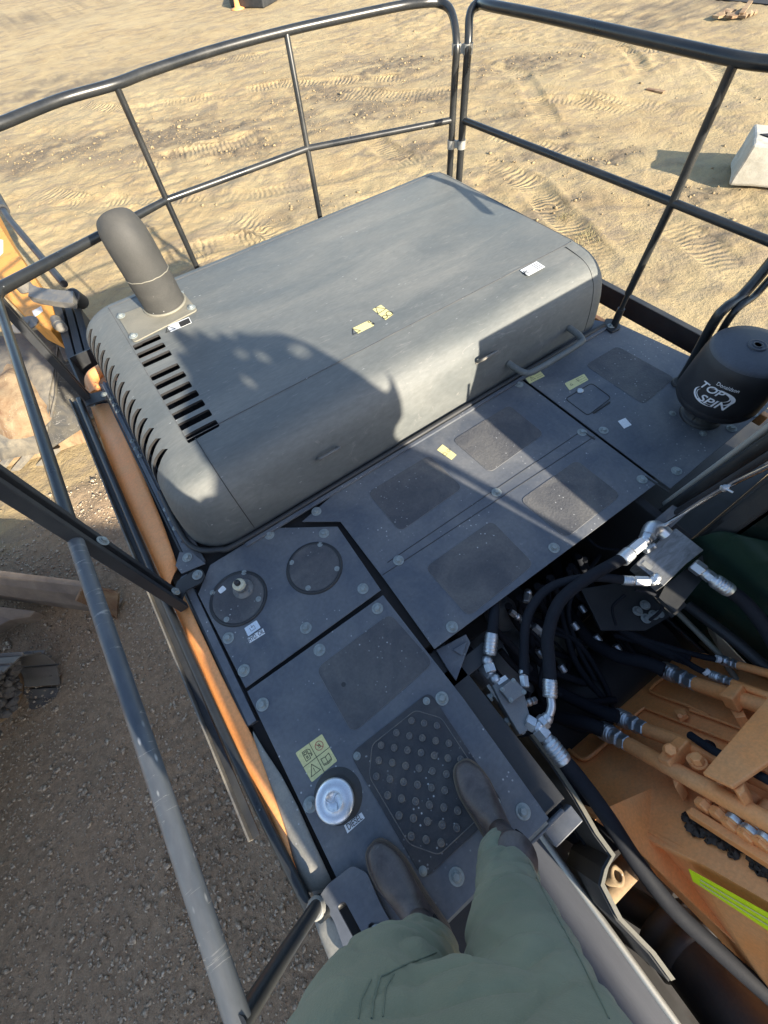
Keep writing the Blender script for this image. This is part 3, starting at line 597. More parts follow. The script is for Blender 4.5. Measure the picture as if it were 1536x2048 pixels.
# seams, base flange, gutter
def zt(y): return .345 + .02 * max(0, y - 1.33)
mb = MB(); e = .0004
mb.tube([(-.085, 1.333, zt(1.333) + e), (2.0, 1.333, zt(1.333) + e)], .0013, 6, False, False); mb.tube([(-.085, 1.333, zt(1.33) + e), (-.085, 2.39, zt(2.39) + e)], .0012, 6, False, False)
mb.tube([(-.085, 2.39, zt(2.39) + e), (1.99, 2.39, zt(2.39) + e)], .0012, 6, False, False); mb.tube([(1.99, 2.39, zt(2.39) + e), (2.0, 1.333, zt(1.33) + e)], .0012, 6, False, False)
mb.build('seam', 'pad', hood)
def hoodfront(z, x, out=.0015):
    df = np.interp(z, T_, DF); return V((x, y0 + df - out, z + .0))
for xx in (1.93, -.055):
    mb = MB(); mb.tube([hoodfront(z, xx, .0002) for z in (.015, .06, .12, .18, .235, .27, .305, .33)] + [V((xx, 1.32, .3455))], .0018, 6, True, False); mb.build('panel_joint', 'black', hood)
mb = MB()
fl = [V((2.05, 1.03, .012)), V((1.6, 1.035, .012)), V((.6, 1.035, .012)), V((-.10, 1.035, .012)), V((-.22, 1.06, .012)), V((-.30, 1.13, .012)), V((-.322, 1.25, .012)), V((-.322, 1.5, .012))]
mb.tube(fl, .012, 10); mb.build('base_seal', 'black', hood)
fl2 = [q + V((0, -.022 if i < 5 else 0, -.008)) for i, q in enumerate(fl[:5])]
mb = MB(); mb.bar((-.12, 1.012, .006), (2.04, 1.012, .006), .018, .012); mb.build('base_flange', 'deck', hood, bev=.002)
# little pull handles and the long grab rail
def pull(a, b_, lab):
    a = V(a); b_ = V(b_); o_ = V((0, -.034, .034)); mb = MB(); mb.tube([a, a + o_ * .8, a.lerp(b_, .18) + o_, a.lerp(b_, .82) + o_, b_ + o_ * .8, b_], .0068, 10)
    mb.lathe(a + V((0, -.001, 0)), o_, [(.009, -.004), (.009, .002)], 12); mb.lathe(b_ + V((0, -.001, 0)), o_, [(.009, -.004), (.009, .002)], 12); o = mb.build('pull_handle', 'linksteel', hood); o['label'] = lab
pull(hoodfront(.175, .305), hoodfront(.175, .40), 'small pull handle on the shaded half of the hood front')
pull(hoodfront(.20, 1.165), hoodfront(.20, 1.255), 'small pull handle on the sunlit half of the hood front')
mb = MB(); A1 = aty(1016, 726, 1.066); B1 = aty(1131, 650, 1.066)
mb.tube([V((A1.x, 1.064, A1.z)), V((A1.x + .015, .975, A1.z - .005)), V((A1.x + .07, .95, A1.z - .006)), V((B1.x - .03, .95, A1.z - .006)), V((B1.x + .025, .975, A1.z - .004)), V((B1.x + .035, 1.064, A1.z))], .0155, 14)
mb.build('grab_rail', 'hood', hood)
mb = MB()
for k in range(16):
    yy = 1.30 + k * .068; mb.lathe(V((2.078, yy, .235)), V((.5, 0, .6)), [(.030, -.03), (.028, .012), (.018, .024), (0, .028)], 12)
mb.build('side_louvre', 'black', hood)
# stickers on the hood
def ht(q): 
    for z_ in (.36,): w_ = at(q[0], q[1], .36)
    for _ in range(3): w_ = at(q[0], q[1], zt(w_.y))
    return w_
def hstick(q, mat, marks, lines, lab, z=None):
    # lay it on the curved or flat surface as one flat label
    pts = [ht(a) for a in q]; return sticker('warning_label', pts, mat, hood, marks, lines=lines, label=lab, lift=.0014, wd=.0032)
hstick([(771, 640), (786, 629), (762, 610), (745, 619)], 'sticker', [(TRI, .05, 0, .026), (CIRC, .03, .012, -.03), (CIRC, .022, -.018, -.034)], 0, 'cream warning label with a triangle, upright on the hood')
hstick([(716, 667), (748, 651), (738, 641), (705, 657)], 'sticker', [(TRI, .04, -.045, 0), (CIRC, .012, .04, .012), (CIRC, .010, .045, -.010)], 0, 'cream warning label with a triangle, lying lengthwise on the hood')
hstick([(1057, 552), (1090, 534), (1073, 523), (1040, 541)], 'stickerwhite', [([[(-.6, -.3), (-.3, .4), (0, -.3), (-.5, 0), (.2, .2)]], .04, -.035, 0)], 4, 'white label near the right end of the hood')
hstick([(341.6, 664), (383.6, 645.6), (378, 634.5), (333, 653)], 'stickerwhite', [(TRI, .045, -.05, 0)], 0, 'white and black label at the foot of the exhaust')
a_ = [ht(q) for q in ((362, 655), (382.5, 646), (377.5, 636.5), (357, 645.5))]; MB().prism([q + V((0, 0, .0016)) for q in a_], (0, 0, .0006)).build('black_field', 'ink', hood)
# ---------------------------------------------------------------- exhaust
bp = [ht(q) for q in ((269, 687), (236, 634), (365, 584), (396, 622))]
exst = MB().prism(rrect([q + V((0, 0, .0006)) for q in bp], .02), (0, 0, .006)).build('exhaust_stack', 'plate', ex, bev=.001); exst['label'] = 'dusty oval exhaust stack on its bolted plate'
for q in ((244, 635), (269, 675), (361, 590), (384, 618)): bolt(exst, ht(q) + V((0, 0, .007)), .95)
b0 = ht((331, 610)) + V((0, 0, .006)); tipv = V((.135, 2.28, .72))
mb = MB(); seg = 28; path = [b0] + [b0 + V((-.001 * k, y_, z_)) for k, (y_, z_) in enumerate(((0, .05), (0, .10), (0, .15), (.001, .20), (.004, .25), (.012, .29), (.028, .325), (.052, .35)))]
mb.tube(path, [.097, .097, .097, .097, .097, .097, .096, .092, .080], 30, caps=False); vs = mb.v
mb.build('pipe', 'exhaust', exst)
mb = MB(); ring = [path[3] + V((math.cos(a) * .0975, math.sin(a) * .0975, .0 - .01 * math.sin(a))) for a in np.linspace(0, 2 * math.pi, 37)]
mb.tube([q + V((0, 0, .03 * math.sin(i * 2.3) * .04)) for i, q in enumerate(ring)], .0022, 6, False, False); mb.build('weld_bead', 'plate', exst)
mb = MB(); ring = [b0 + V((math.cos(a) * .099, math.sin(a) * .099, .003)) for a in np.linspace(0, 2 * math.pi, 37)]; mb.tube(ring, .006, 8, False, False); mb.build('base_weld', 'plate', exst)
# ---------------------------------------------------------------- handrails
def rail_part(name, label, pts, r, parent=ex, sub=6, mat='rail', smooth=True):
    mb = MB(); mb.tube(pts, r, 16, smooth, True, sub); o = mb.build(name, mat, parent)
    if label: o['label'] = label
    return o
cl_ = at(905, 240, .58); cr_ = at(926, 240, .58)
pa = at(231, 168, 1.0); pb = at(572, 62, 1.0)
far = rail_part('handrail', 'rear handrail bending round the back of the machine', [V((-.44, 2.36, 1.0)), at(-60, 270, 1.0), at(0, 248, 1.0), at(120, 200, 1.), pa, at(300, 142, 1.0), at(430, 100, 1.), pb, at(700, 33, 1.0), at(800, 12, 1.0), at(850, 5, 1.0), at(880, 6, .99), at(903, 25, .965), V((cl_.x - .002, cl_.y - .002, .88)), V((cl_.x, cl_.y, .7)), V((cl_.x, cl_.y, -.1))], .0192, sub=5)
ma = V((pa.x, pa.y, .565)); ma = V((at(333, 400, .565).x, at(333, 400, .565).y, .565)); mb2 = at(615, 297, .575)
rail_part('mid_rail', None, [V((-.44, 2.36, .575)), at(0, 578, .565), ma], .0155, far, smooth=False); rail_part('mid_rail', None, [ma, mb2], .0155, far); rail_part('mid_rail', None, [mb2, cl_], .0155, far)
rail_part('post', None, [pa, ma, V((ma.x, ma.y, -.1))], .0152, far, smooth=False); rail_part('post', None, [pb, mb2, V((mb2.x, mb2.y, -.1))], .0152, far, smooth=False)
ptop = at(1472, 118, 1.0); pbs = at(1226, 655, 0.0); pmid = V((pbs.x, pbs.y, .58))
rr_ = rail_part('handrail', 'side handrail beside the cab walkway', [V((cr_.x, cr_.y, -.1)), V((cr_.x, cr_.y, .7)), V((cr_.x - .002, cr_.y - .003, .88)), at(940, 28, .965), at(958, 8, .99), at(985, 12, 1.), at(1100, 35, 1.0), at(1300, 80, 1.0), ptop, at(1560, 130, 1.0), at(1700, 150, 1.0), at(1950, 215, 1.0)], .0205, sub=5)
rail_part('mid_rail', None, [cr_, at(1345, 405, .58)], .0162, rr_); rail_part('mid_rail', None, [at(1345, 405, .58), at(1536, 482, .58), at(1800, 590, .58)], .0162, rr_, smooth=False)
q_ = at(1270, 560, .19); q_ = V((pbs.x, pbs.y, .19))
rail_part('post', None, [ptop, at(1345, 405, .58), V((pbs.x + .0, pbs.y, .20)), V((pbs.x, pbs.y, .19))], .0170, rr_, smooth=False); rail_part('post', 'thin lower end of the post pinned in its socket', [V((pbs.x, pbs.y, .20)), V((pbs.x, pbs.y, .08))], .012, rr_)
rail_part('post_socket', None, [V((pbs.x, pbs.y, .11)), V((pbs.x, pbs.y, .0))], .0185, rr_)
mb = MB(); fp_ = px([(1210, 640), (1236, 642), (1240, 660), (1222, 668), (1205, 655)], 0); mb.prism(rrect(fp_, .01), (0, 0, .012)); mb.build('foot_plate', 'black', rr_, bev=.002); bolt(rr_, at(1222, 652, .014), .9)
Yq = at(1356, 764, 0).y
pq = [aty(x, y, Yq) for x, y in ((1358, 766), (1385, 722), (1428, 644), (1452, 615), (1484, 591), (1536, 531), (1640, 400))]
rail_part('post', 'cranked post behind the air precleaner', pq, .020, rr_); rail_part('post', 'second cranked tube beside the first', [q + V((.045, -.03, 0)) for q in pq[:-1]], .014, rr_)
mb = MB(); mb.lathe(at(1358, 768, 0), ax_, [(.036, 0), (.036, .012), (.03, .016)], 20); mb.build('foot_plate', 'black', rr_)
for zz in (.86, .47):    # bolted clips joining the two rails
    mb = MB(); a = V((cl_.x, cl_.y, zz)); b_ = V((cr_.x, cr_.y, zz)); mb.lathe(a - V((0, 0, .02)), ax_, [(.0235, 0), (.0235, .04)], 18); mb.lathe(b_ - V((0, 0, .02)), ax_, [(.0255, 0), (.0255, .04)], 18); mb.bar(a, b_, .012, .034); mb.build('rail_clip', 'galv', rr_)
# black side beam outside the walkway
mb = MB(); mb.box((2.36, .1, -.11), (2.40, 2.2, .0)); mb.build('side_beam', 'black', ex, bev=.004)
mb = MB()
for k in range(26):
    yy = .45 + k * .048; mb.box((2.285, yy, -.30), (2.375, yy + .010, -.285)); mb.box((2.285, yy - .012, -.30), (2.30, yy, -.288))
mb.box((2.37, .4, -.36), (2.38, 1.8, -.27)); mb.build('step_teeth', 'black', ex)
mb = MB(); mb.box((2.085, .15, -.06), (2.115, 2.4, -.004)); mb.build('deck_edge', 'orange', ex, bev=.004)
# right-hand side railing (nearest the photographer)
P2 = V((-.425, .94, 0)); P1 = V((-.42, -.108, 0)); P3 = V((-.435, 2.366, 0))
sr = rail_part('handrail', 'scuffed side handrail beside the photographer, its paint worn pale', [V((-.43, -.118, .585)), V((-.432, .3, .585)), V((-.434, .6, .585)), V((-.437, .915, .585))], .0185, mat='rail_worn')
rail_part('mid_rail', None, [V((-.437, .975, .585)), V((-.437, 1.6, .582)), V((-.437, 2.36, .58))], .0175, sr)
rail_part('top_rail', None, [V((-.44, .93, 1.0)), V((-.44, 1.6, 1.0)), V((-.44, 2.36, 1.0))], .0205, sr)
def sqpost(p, top, wd, lab=None):
    mb = MB(); x_, y_ = p.x, p.y
    mb.box((x_ - .017, y_ - wd / 2, .0), (x_ + .017, y_ - wd / 2 + .024, top)); mb.box((x_ - .017, y_ + wd / 2 - .024, .0), (x_ + .017, y_ + wd / 2, top)); mb.box((x_ - .013, y_ - wd / 2 + .02, .0), (x_ - .005, y_ + wd / 2 - .02, top - .02))
    o = mb.build('post', 'black', sr, bev=.003)
    if lab: o['label'] = lab
sqpost(V((-.433, .945, 0)), 1.0, .078); sqpost(V((-.440, 2.37, 0)), 1.0, .075)
rail_part('post', None, [V((-.424, -.108, .0)), V((-.426, -.112, .35)), V((-.43, -.118, .60))], .0165, sr)
for zz in (.50, .085):
    o = bpy.data.objects.new('bolt', bm_src); sc.collection.objects.link(o); o.parent = sr; o.location = (-.412, .945, zz); o.rotation_euler = (0, math.radians(60), 0); o.scale = (.8, .8, 1)
# lower side rail, toe board
rail_part('toe_rail', None, [V((-.486, 2.40, .0)), V((-.486, 1.6, .0)), V((-.484, .93, .0)), V((-.474, .3, .0)), V((-.455, -.11, .0))], .0155, sr, mat='rail')
mb = MB(); mb.box((-.529, .12, -.022), (-.523, 2.42, .012)); mb.build('toe_board', 'steelworn', sr); 
mb = MB(); mb.box((-.522, .12, -.018), (-.500, 2.42, -.010)); mb.build('toe_channel', 'black', sr)
# curved joint at the nearest post base
mb = MB(); mb.tube([V((-.43, -.13, .03)), V((-.41, -.135, .0)), V((-.375, -.14, -.012)), V((-.35, -.145, -.012))], .017, 14); mb.build('post_foot', 'rail', sr)
mb = MB(); mb.lathe(V((-.428, -.112, .03)), ax_, [(.024, 0), (.026, .006), (.022, .012), (.0245, .018), (.02, .024)], 16); mb.build('weld_bead', 'galv', sr)
mb = MB(); br = px([(636, 1797), (656, 1768), (705, 1730), (735, 1745), (758, 1800), (815, 1905), (830, 2030), (720, 2010), (690, 1900), (668, 1838)], .012); mb.prism(rrect(br, .012, 4), (0, 0, .006)); bk = mb.build('foot_bracket', 'deck', ex); bk['label'] = 'slotted bracket plate by the left boot'
cm = MB()
for a_, b_, w_ in (((688, 1812), (722, 1875), .012), ((745, 1850), (752, 1868), .009)):
    a_ = at(*a_, .0); b_ = at(*b_, .0); d = (b_ - a_).normalized(); n_ = V((-d.y, d.x, 0)) * w_; cm.prism(rrect([a_ - n_ - d * w_, b_ - n_ + d * w_, b_ + n_ + d * w_, a_ + n_ - d * w_], w_ * .9, 4), (0, 0, .04))
cut(bk, cm.build('c', 'deck')); bolt(bk, at(754, 1869, .019), .95)
# brackets at second and third posts
mb = MB(); bq = px([(347, 1192), (356, 1163), (392, 1140), (405, 1140), (411, 1152), (404, 1166), (372, 1183), (362, 1208)], .016); mb.prism(rrect(bq, .006, 3), (0, 0, .006)); b2 = mb.build('post_bracket', 'black', ex); bolt(b2, at(395, 1150, .023), .95)
mb = MB(); bq = px([(352, 1132), (360, 1105), (385, 1105), (400, 1118), (412, 1128), (364, 1148)], .010); mb.prism(bq, (0, 0, .005)); b3 = mb.build('cover_bracket', 'deck', ex, bev=.001); bolt(b3, at(375, 1115, .016), .95)
mb = MB(); bq = px([(170, 792), (210, 783), (215, 800), (175, 814)], .014); mb.prism(bq, (0, 0, .008)); b4 = mb.build('post_bracket', 'black', ex, bev=.001); bolt(b4, at(208, 789, .023), .8)
# side skirt: orange strip, grey flank, inner dark ledge with bolts
def strip(name, pts_in, pts_out, mat, lab, zin=-.010, zout=-.030, crown=.009):
    A = [at(x, y, zin) for x, y in pts_in]; B = [at(x, y, zout) for x, y in pts_out]; mb = MB(); n = len(A); K = 6; vs = []
    for a, b_ in zip(A, B):
        for k in range(K + 1): u = k / K; q = a.lerp(b_, u); q.z += crown * math.sin(math.pi * min(1, u * 1.1) * .9); vs.append(q)
        vs.append(b_ + V((0, 0, -.5)))
    L = K + 2; fs = [(i * L + k, i * L + k + 1, (i + 1) * L + k + 1, (i + 1) * L + k) for i in range(n - 1) for k in range(L - 1)]
    mb.add(vs, fs, True); o = mb.build(name, mat, ex); o['label'] = lab; md = o.modifiers.new('s', 'SOLIDIFY'); md.thickness = .004; md.offset = 0; return o
strip('side_skirt', [(225, 806), (262, 888), (292, 965), (325, 1045), (348, 1110), (356, 1135)], [(183, 815), (213, 905), (243, 985), (283, 1065), (322, 1152), (338, 1180)], 'orange', 'orange side skirt panel behind the bracket')
strip('side_skirt', [(368, 1190), (404, 1268), (440, 1345), (476, 1418), (510, 1482), (532, 1545), (553, 1605), (574, 1670), (597, 1764)], [(350, 1215), (380, 1284), (410, 1350), (439, 1418), (468, 1485), (494, 1545), (520, 1604), (550, 1670), (591, 1764)], 'orange', 'long tapering orange side skirt panel beside the oil tank and fuel cap')
strip('side_flank', [(506, 1462), (530, 1502), (562, 1550), (595, 1612), (630, 1690), (668, 1772)], [(511, 1484), (531, 1548), (553, 1607), (572, 1665), (592, 1730), (612, 1785)], 'sidegrey', 'dusty grey flank of the tank', zin=-.004, zout=-.016, crown=.004)
strip('side_flank', [(625, 1800), (680, 1850), (720, 1900), (760, 2000), (780, 2100)], [(618, 1806), (640, 1870), (660, 1920), (690, 2000), (700, 2100)], 'sidegrey', 'pale step edge below the slotted bracket', zin=-.03, zout=-.06, crown=.006)
mb = MB(); mb.box((-.352, 1.06, -.02), (-.29, 2.45, -.006)); mb.build('inner_ledge', 'deck', ex)
mb = MB(); mb.box((-.362, 1.04, -.09), (-.354, 2.46, -.004)); mb.box((-.410, .40, -.09), (-.4025, 1.04, -.008)); mb.build('ledge_edge', 'black', ex)
lg = MB(); lg.box((-.340, 1.2, -.006), (-.330, 2.45, .003)); lg = lg.build('ledge_flange', 'deck', ex)
for yy in (1.28, 1.34, 1.40, 1.78, 1.84, 1.90, 2.16, 2.22, 2.28):
    o = bpy.data.objects.new('bolt', bm_src); sc.collection.objects.link(o); o.parent = lg; o.location = (-.336, yy, .003); o.scale = (.55, .55, .8)
# body side, rear corner box, counterweight, tank side
mb = MB(); mb.box((-.46, -.34, -1.25), (-.41, 2.48, -.10)); mb.box((-.44, -.345, -1.25), (.21, -.30, -.03)); mb.box((.19, -.34, -1.0), (.206, .25, -.04)); mb.build('tank_side', 'sidegrey', ex)
mb = MB(); cw = [V((-.45, 2.50, -1.2)), V((2.13, 2.50, -1.2)), V((2.10, 2.72, -1.2)), V((1.5, 2.95, -1.2)), V((.2, 2.95, -1.2)), V((-.42, 2.72, -1.2))]; mb.prism(cw, (0, 0, 1.12)); mb.build('counterweight', 'orange', ex, bev=.03)
mb = MB(); bx = px([(150, 712), (190, 632), (212, 706)], -.05); mb.box((-.44, 2.42, -.25), (-.30, 2.44, -.02)); mb.box((-.45, 2.44, -.25), (-.44, 2.78, .02)); mb.box((-.44, 2.77, -.25), (-.2, 2.78, .02)); mb.build('rear_corner_box', 'black', ex)
mb = MB(); mb.tube([V((-.40, 2.40, -.02)), V((-.40, 2.50, -.015)), V((-.37, 2.56, -.01)), V((-.31, 2.58, -.01))], .035, 12); mb.lathe(V((-.40, 2.44, -.01)), ax_, [(.035, 0), (.035, .02), (.025, .022), (.025, .01)], 20); mb.build('tow_lug', 'orange', ex)
# machine underside and tracks of our own excavator (cast the long shadow)
mb = MB(); mb.box((-.40, -2.2, -1.35), (2.1, 2.5, -1.0)); mb.build('swing_frame', 'bay', ex)
for xs in (-.55, 1.65):
    mb = MB(); pts = []
    for k in range(48):
        a = k / 48 * 2 * math.pi; pts.append((math.cos(a) * (1.9 if True else 0), math.sin(a) * .40))
    prof = [V((xs, .2 + 1.75 * max(-1, min(1, 1.25 * math.cos(a))) + .33 * math.cos(a), G + .42 + .40 * math.sin(a))) for a in np.linspace(0, 2 * math.pi, 60)[:-1]]
    mb.prism(prof, (.6, 0, 0)); mb.build('crawler_track', 'trackshoe', ex)
# ---------------------------------------------------------------- air precleaner
pc = V((1.872, .335, 0))
mb = MB(); mb.lathe(pc, ax_, [(.088, .0005), (.088, .010), (.080, .014), (.074, .020), (.070, .045), (.070, .085)], 40)
for k in range(6): a = k * 1.047; mb.bar(pc + V((math.cos(a) * .072, math.sin(a) * .072, .012)), pc + V((math.cos(a) * .076, math.sin(a) * .076, .055)), .004, .006)
col = mb.build('air_precleaner', 'black', ex); col['label'] = 'black bowl-shaped air precleaner with white lettering'
mb = MB(); mb.lathe(pc, ax_, [(.070, .080), (.115, .088), (.150, .105), (.160, .120), (.1625, .135), (.160, .140), (.1615, .146), (.1605, .19), (.155, .31), (.149, .345), (.140, .357)], 64); mb.build('bowl', 'precleaner', col)
mb = MB(); mb.lathe(pc, ax_, [(.1495, .340), (.147, .352), (.138, .362), (.10, .369), (.045, .373), (.0, .374)], 64); mb.lathe(pc, ax_, [(.032, .3725), (.032, .378), (.027, .379), (.025, .3775), (.0, .3775)], 32)
mb.lathe(pc + V((0, 0, .3775)), ax_, [(.018, 0), (.018, .002), (.013, .0022), (.0125, 0)], 24); mb.build('lid', 'precleaner_lid', col)
def onbowl(az0, z0, tilt=0.0):
    def fn(q):
        c_, s_ = math.cos(tilt), math.sin(tilt); x = q.x * c_ - q.y * s_; y = q.x * s_ + q.y * c_
        z = z0 + y; R_ = float(np.interp(z, [.14, .19, .31, .345], [.1615, .1608, .1555, .1495])) + .0008 + q.z
        a = az0 + x / .158; return pc + V((math.cos(a) * R_, math.sin(a) * R_, z))
    return fn
AZB = math.atan2(-.335 * 1.0, -1.872) + .12
cam_side = math.atan2(CAM.y - pc.y, CAM.x - pc.x)
LZ = cam_side - .08
text('TOP', .042, None, 'white_print', 'lettering', col, fn=onbowl(LZ - .12, .247, -.0), sx=1.15, shear=.25)
text('SPIN', .046, None, 'white_print', 'lettering', col, fn=onbowl(LZ + .10, .200, .0), sx=1.15, shear=.25)
text('Donaldson', .021, None, 'white_print', 'lettering', col, fn=onbowl(LZ + .17, .281, .0), sx=.9)
mb = MB()
def arc(fn, cx_, cy_, rx_, ry_, a0, a1, w0, w1, n=26):
    L, R_ = [], []
    for k in range(n + 1):
        u = k / n; a = math.radians(a0 + (a1 - a0) * u); w_ = w0 + (w1 - w0) * math.sin(math.pi * u)
        L.append(fn(V((cx_ + math.cos(a) * (rx_ + w_), cy_ + math.sin(a) * (ry_ + w_ * .6), .0004)))); R_.append(fn(V((cx_ + math.cos(a) * (rx_ - w_), cy_ + math.sin(a) * (ry_ - w_ * .6), .0004))))
    mb.add(L + R_, [(i, i + 1, n + 2 + i, n + 1 + i) for i in range(n)], True)
fb = onbowl(LZ, .225)
arc(fb, .018, .006, .055, .030, -62, 118, .0004, .0075); arc(fb, .014, .012, .046, .022, -70, 135, .0003, .0028); arc(fb, -.004, -.010, .062, .034, 150, 300, .0004, .0050); arc(fb, -.004, -.010, .052, .026, 150, 310, .0003, .0022)
mb.build('swirl_emblem', 'white_print', col)
text('S', .04, None, 'white_print', 'lettering', col, fn=onbowl(LZ + 1.50, .19, 0)); 
# ---------------------------------------------------------------- boom, leaning up and away
TH = math.radians(57); U = V((0, -math.cos(TH), math.sin(TH))); NB = V((0, math.sin(TH), math.cos(TH)))
OB = at(1230, 1440, -.57)
def bp_(x, y, h=0.0): return onp(x, y, OB + NB * h, NB)
L0 = bp_(1112, 1560); R0 = bp_(1366, 1302)
boom = None
xl, xr = L0.x, R0.x
top = [bp_(1120, 1548), bp_(1300, 1362), bp_(1366, 1300), bp_(1420, 1306)]
ru = lambda q, t_: q + U * t_
far_r = bp_(1420, 1306)
tp_ = [bp_(1105, 1590), bp_(1140, 1500), bp_(1300, 1362), bp_(1364, 1300), bp_(1410, 1306)]
e1 = V((1.18, OB.y, OB.z)) + U * 2.3; tR = V((.985, e1.y, e1.z)); tL = V((.56, e1.y, e1.z))
poly = [tp_[0], tp_[1], tp_[2], tp_[3], tp_[4], tR, tL, bp_(1536, 1790)]
mb = MB(); mb.prism(poly, -NB * .02)
boom = mb.build('boom', 'orange', ex, bev=.004); boom['label'] = 'orange boom carrying steel oil lines'
# side plate below the fold, flared
fold = [bp_(1105, 1590), bp_(1200, 1600), bp_(1320, 1675), bp_(1536, 1795), tL]
def below(pix, x_): return atx(pix[0], pix[1], x_)
f1 = [fold[0], bp_(1536, 1790), tL]; sd = []
bot = [atx(1190, 1640, tp_[0].x - .01), atx(1270, 1700, bp_(1536, 1790).x - .04), atx(1350, 1775, bp_(1536, 1790).x - .05), atx(1536, 1965, bp_(1536, 1790).x - .05), V((.52, tL.y + .05, tL.z - .9))]
mb = MB(); vs = [fold[0], bp_(1270, 1640), bp_(1380, 1702), bp_(1536, 1790), tL] + bot
mb.add(vs, [(0, 1, 6, 5), (1, 2, 7, 6), (2, 3, 8, 7), (3, 4, 9, 8)], False); o = mb.build('side_plate', 'orange', boom); md = o.modifiers.new('s', 'SOLIDIFY'); md.thickness = .016; md.offset = -1
mb = MB(); rp = [tp_[4], tR, tR - NB * .7, tp_[4] - NB * .5]; mb.prism(rp, V((-.016, 0, 0))); mb.build('side_plate', 'orange', boom)
mb = MB(); mb.prism([bot[0] + V((.02, .01, 0)), bot[3] + V((.02, 0, 0)), bot[4] + V((.02, 0, 0)), tR - NB * .7, tp_[4] - NB * .5], -NB * .01); mb.build('bottom_plate', 'orange', boom)
# yellow-green reflective stripe on the side plate
def onquad(x, y, off=.022):
    A_, B_, C_ = vs[2], vs[3], vs[7]; n_ = (B_ - A_).cross(C_ - A_).normalized(); 
    if n_.dot(CAM - A_) < 0: n_ = -n_
    return onp(x, y, A_ + n_ * off, n_), n_
dg_ = bpy.context.evaluated_depsgraph_get(); dg_.update()
def snap(x, y, off=.003):
    d_ = ray(x, y).normalized(); h_ = sc.ray_cast(dg_, CAM + d_ * .05, d_); return h_[1] + h_[2].normalized() * off * (1 if h_[2].dot(d_) < 0 else -1), h_[2]
def stripe(name, edge_a, edge_b, mat, off, nseg=10, rows=4):
    vs_, fs_ = [], []
    for k in range(nseg + 1):
        u = k / nseg
        for r_ in range(rows):
            w_ = r_ / (rows - 1); ax1 = edge_a[0][0] + (edge_a[1][0] - edge_a[0][0]) * u; ay1 = edge_a[0][1] + (edge_a[1][1] - edge_a[0][1]) * u
            bx1 = edge_b[0][0] + (edge_b[1][0] - edge_b[0][0]) * u; by1 = edge_b[0][1] + (edge_b[1][1] - edge_b[0][1]) * u
            vs_.append(onpl(ax1 + (bx1 - ax1) * w_, ay1 + (by1 - ay1) * w_, off))
    fs_ = [(k * rows + r_, k * rows + r_ + 1, (k + 1) * rows + r_ + 1, (k + 1) * rows + r_) for k in range(nseg) for r_ in range(rows - 1)]
    mb = MB(); mb.add(vs_, fs_); o = mb.build(name, mat, boom); md = o.modifiers.new('s', 'SOLIDIFY'); md.thickness = .001; return o
_p1, _n1 = snap(1450, 1800, 0); _n1 = _n1.normalized()
if _n1.dot(CAM - _p1) < 0: _n1 = -_n1
def onpl(x, y, off): return onp(x, y, _p1 + _n1 * off, _n1)
stripe('reflective_stripe', ((1377, 1738), (1640, 1884)), ((1386, 1763), (1640, 1930)), 'yellowgreen', .030)
stripe('stripe_ridge', ((1400, 1759), (1640, 1899)), ((1400, 1761), (1640, 1901)), 'sticker', .032); stripe('stripe_ridge', ((1400, 1767), (1640, 1914)), ((1400, 1769), (1640, 1916)), 'sticker', .032)
def bt(pts, h, r, name='oil_line', mat='orange', lab=None, sm=True, parent=None):
    mb = MB(); mb.tube([bp_(x, y, h) for x, y in pts], r, 14, sm); o = mb.build(name, mat, parent or boom)
    if lab: o['label'] = lab
    return o
def fitting(a, b_, r, name='hose_fitting', parent=None, mat='zinc', style=0):
    """crimped ferrule, hex nuts and collars between a and b"""
    a = V(a); b_ = V(b_); d = b_ - a; mb = MB(); P_ = lambda u: a + d * u
    if style == 0:
        mb.lathe(a, d, [(r * 1.0, 0), (r * 1.12, d.length * .02), (r * 1.12, d.length * .42), (r * .95, d.length * .44)], 18)
        for k in range(4): mb.lathe(P_(.06 + k * .085), d, [(r * 1.12, 0), (r * 1.19, d.length * .012), (r * 1.19, d.length * .04), (r * 1.12, d.length * .052)], 18)
        mb.cyl(P_(.42), P_(.60), r * .72); mb.hexp(P_(.56), P_(.74), r * 1.12); mb.cyl(P_(.74), P_(.80), r * .8); mb.hexp(P_(.79), P_(1), r * 1.0)
    else:
        mb.hexp(P_(0), P_(.3), r * 1.1); mb.cyl(P_(.3), P_(.5), r * .75); mb.hexp(P_(.48), P_(.75), r * 1.2); mb.cyl(P_(.75), P_(1), r * .8)
    return mb.build(name, mat, parent)
hb = .09
T1 = [(1257, 1489), (1300, 1513), (1412, 1575), (1536, 1644), (1700, 1736)]
bt(T1, hb, .027, lab='nearest thick oil line'); bt([(1293, 1460), (1400, 1502), (1536, 1565), (1700, 1640)], hb, .026, lab='second thick oil line')
bt([(1392, 1368), (1450, 1388), (1536, 1416), (1700, 1470)], hb, .028, lab='third oil line with its hose coupling'); bt([(1478, 1331), (1536, 1347), (1640, 1376)], hb, .016); bt([(1466, 1366), (1536, 1392), (1640, 1430)], hb + .02, .014)
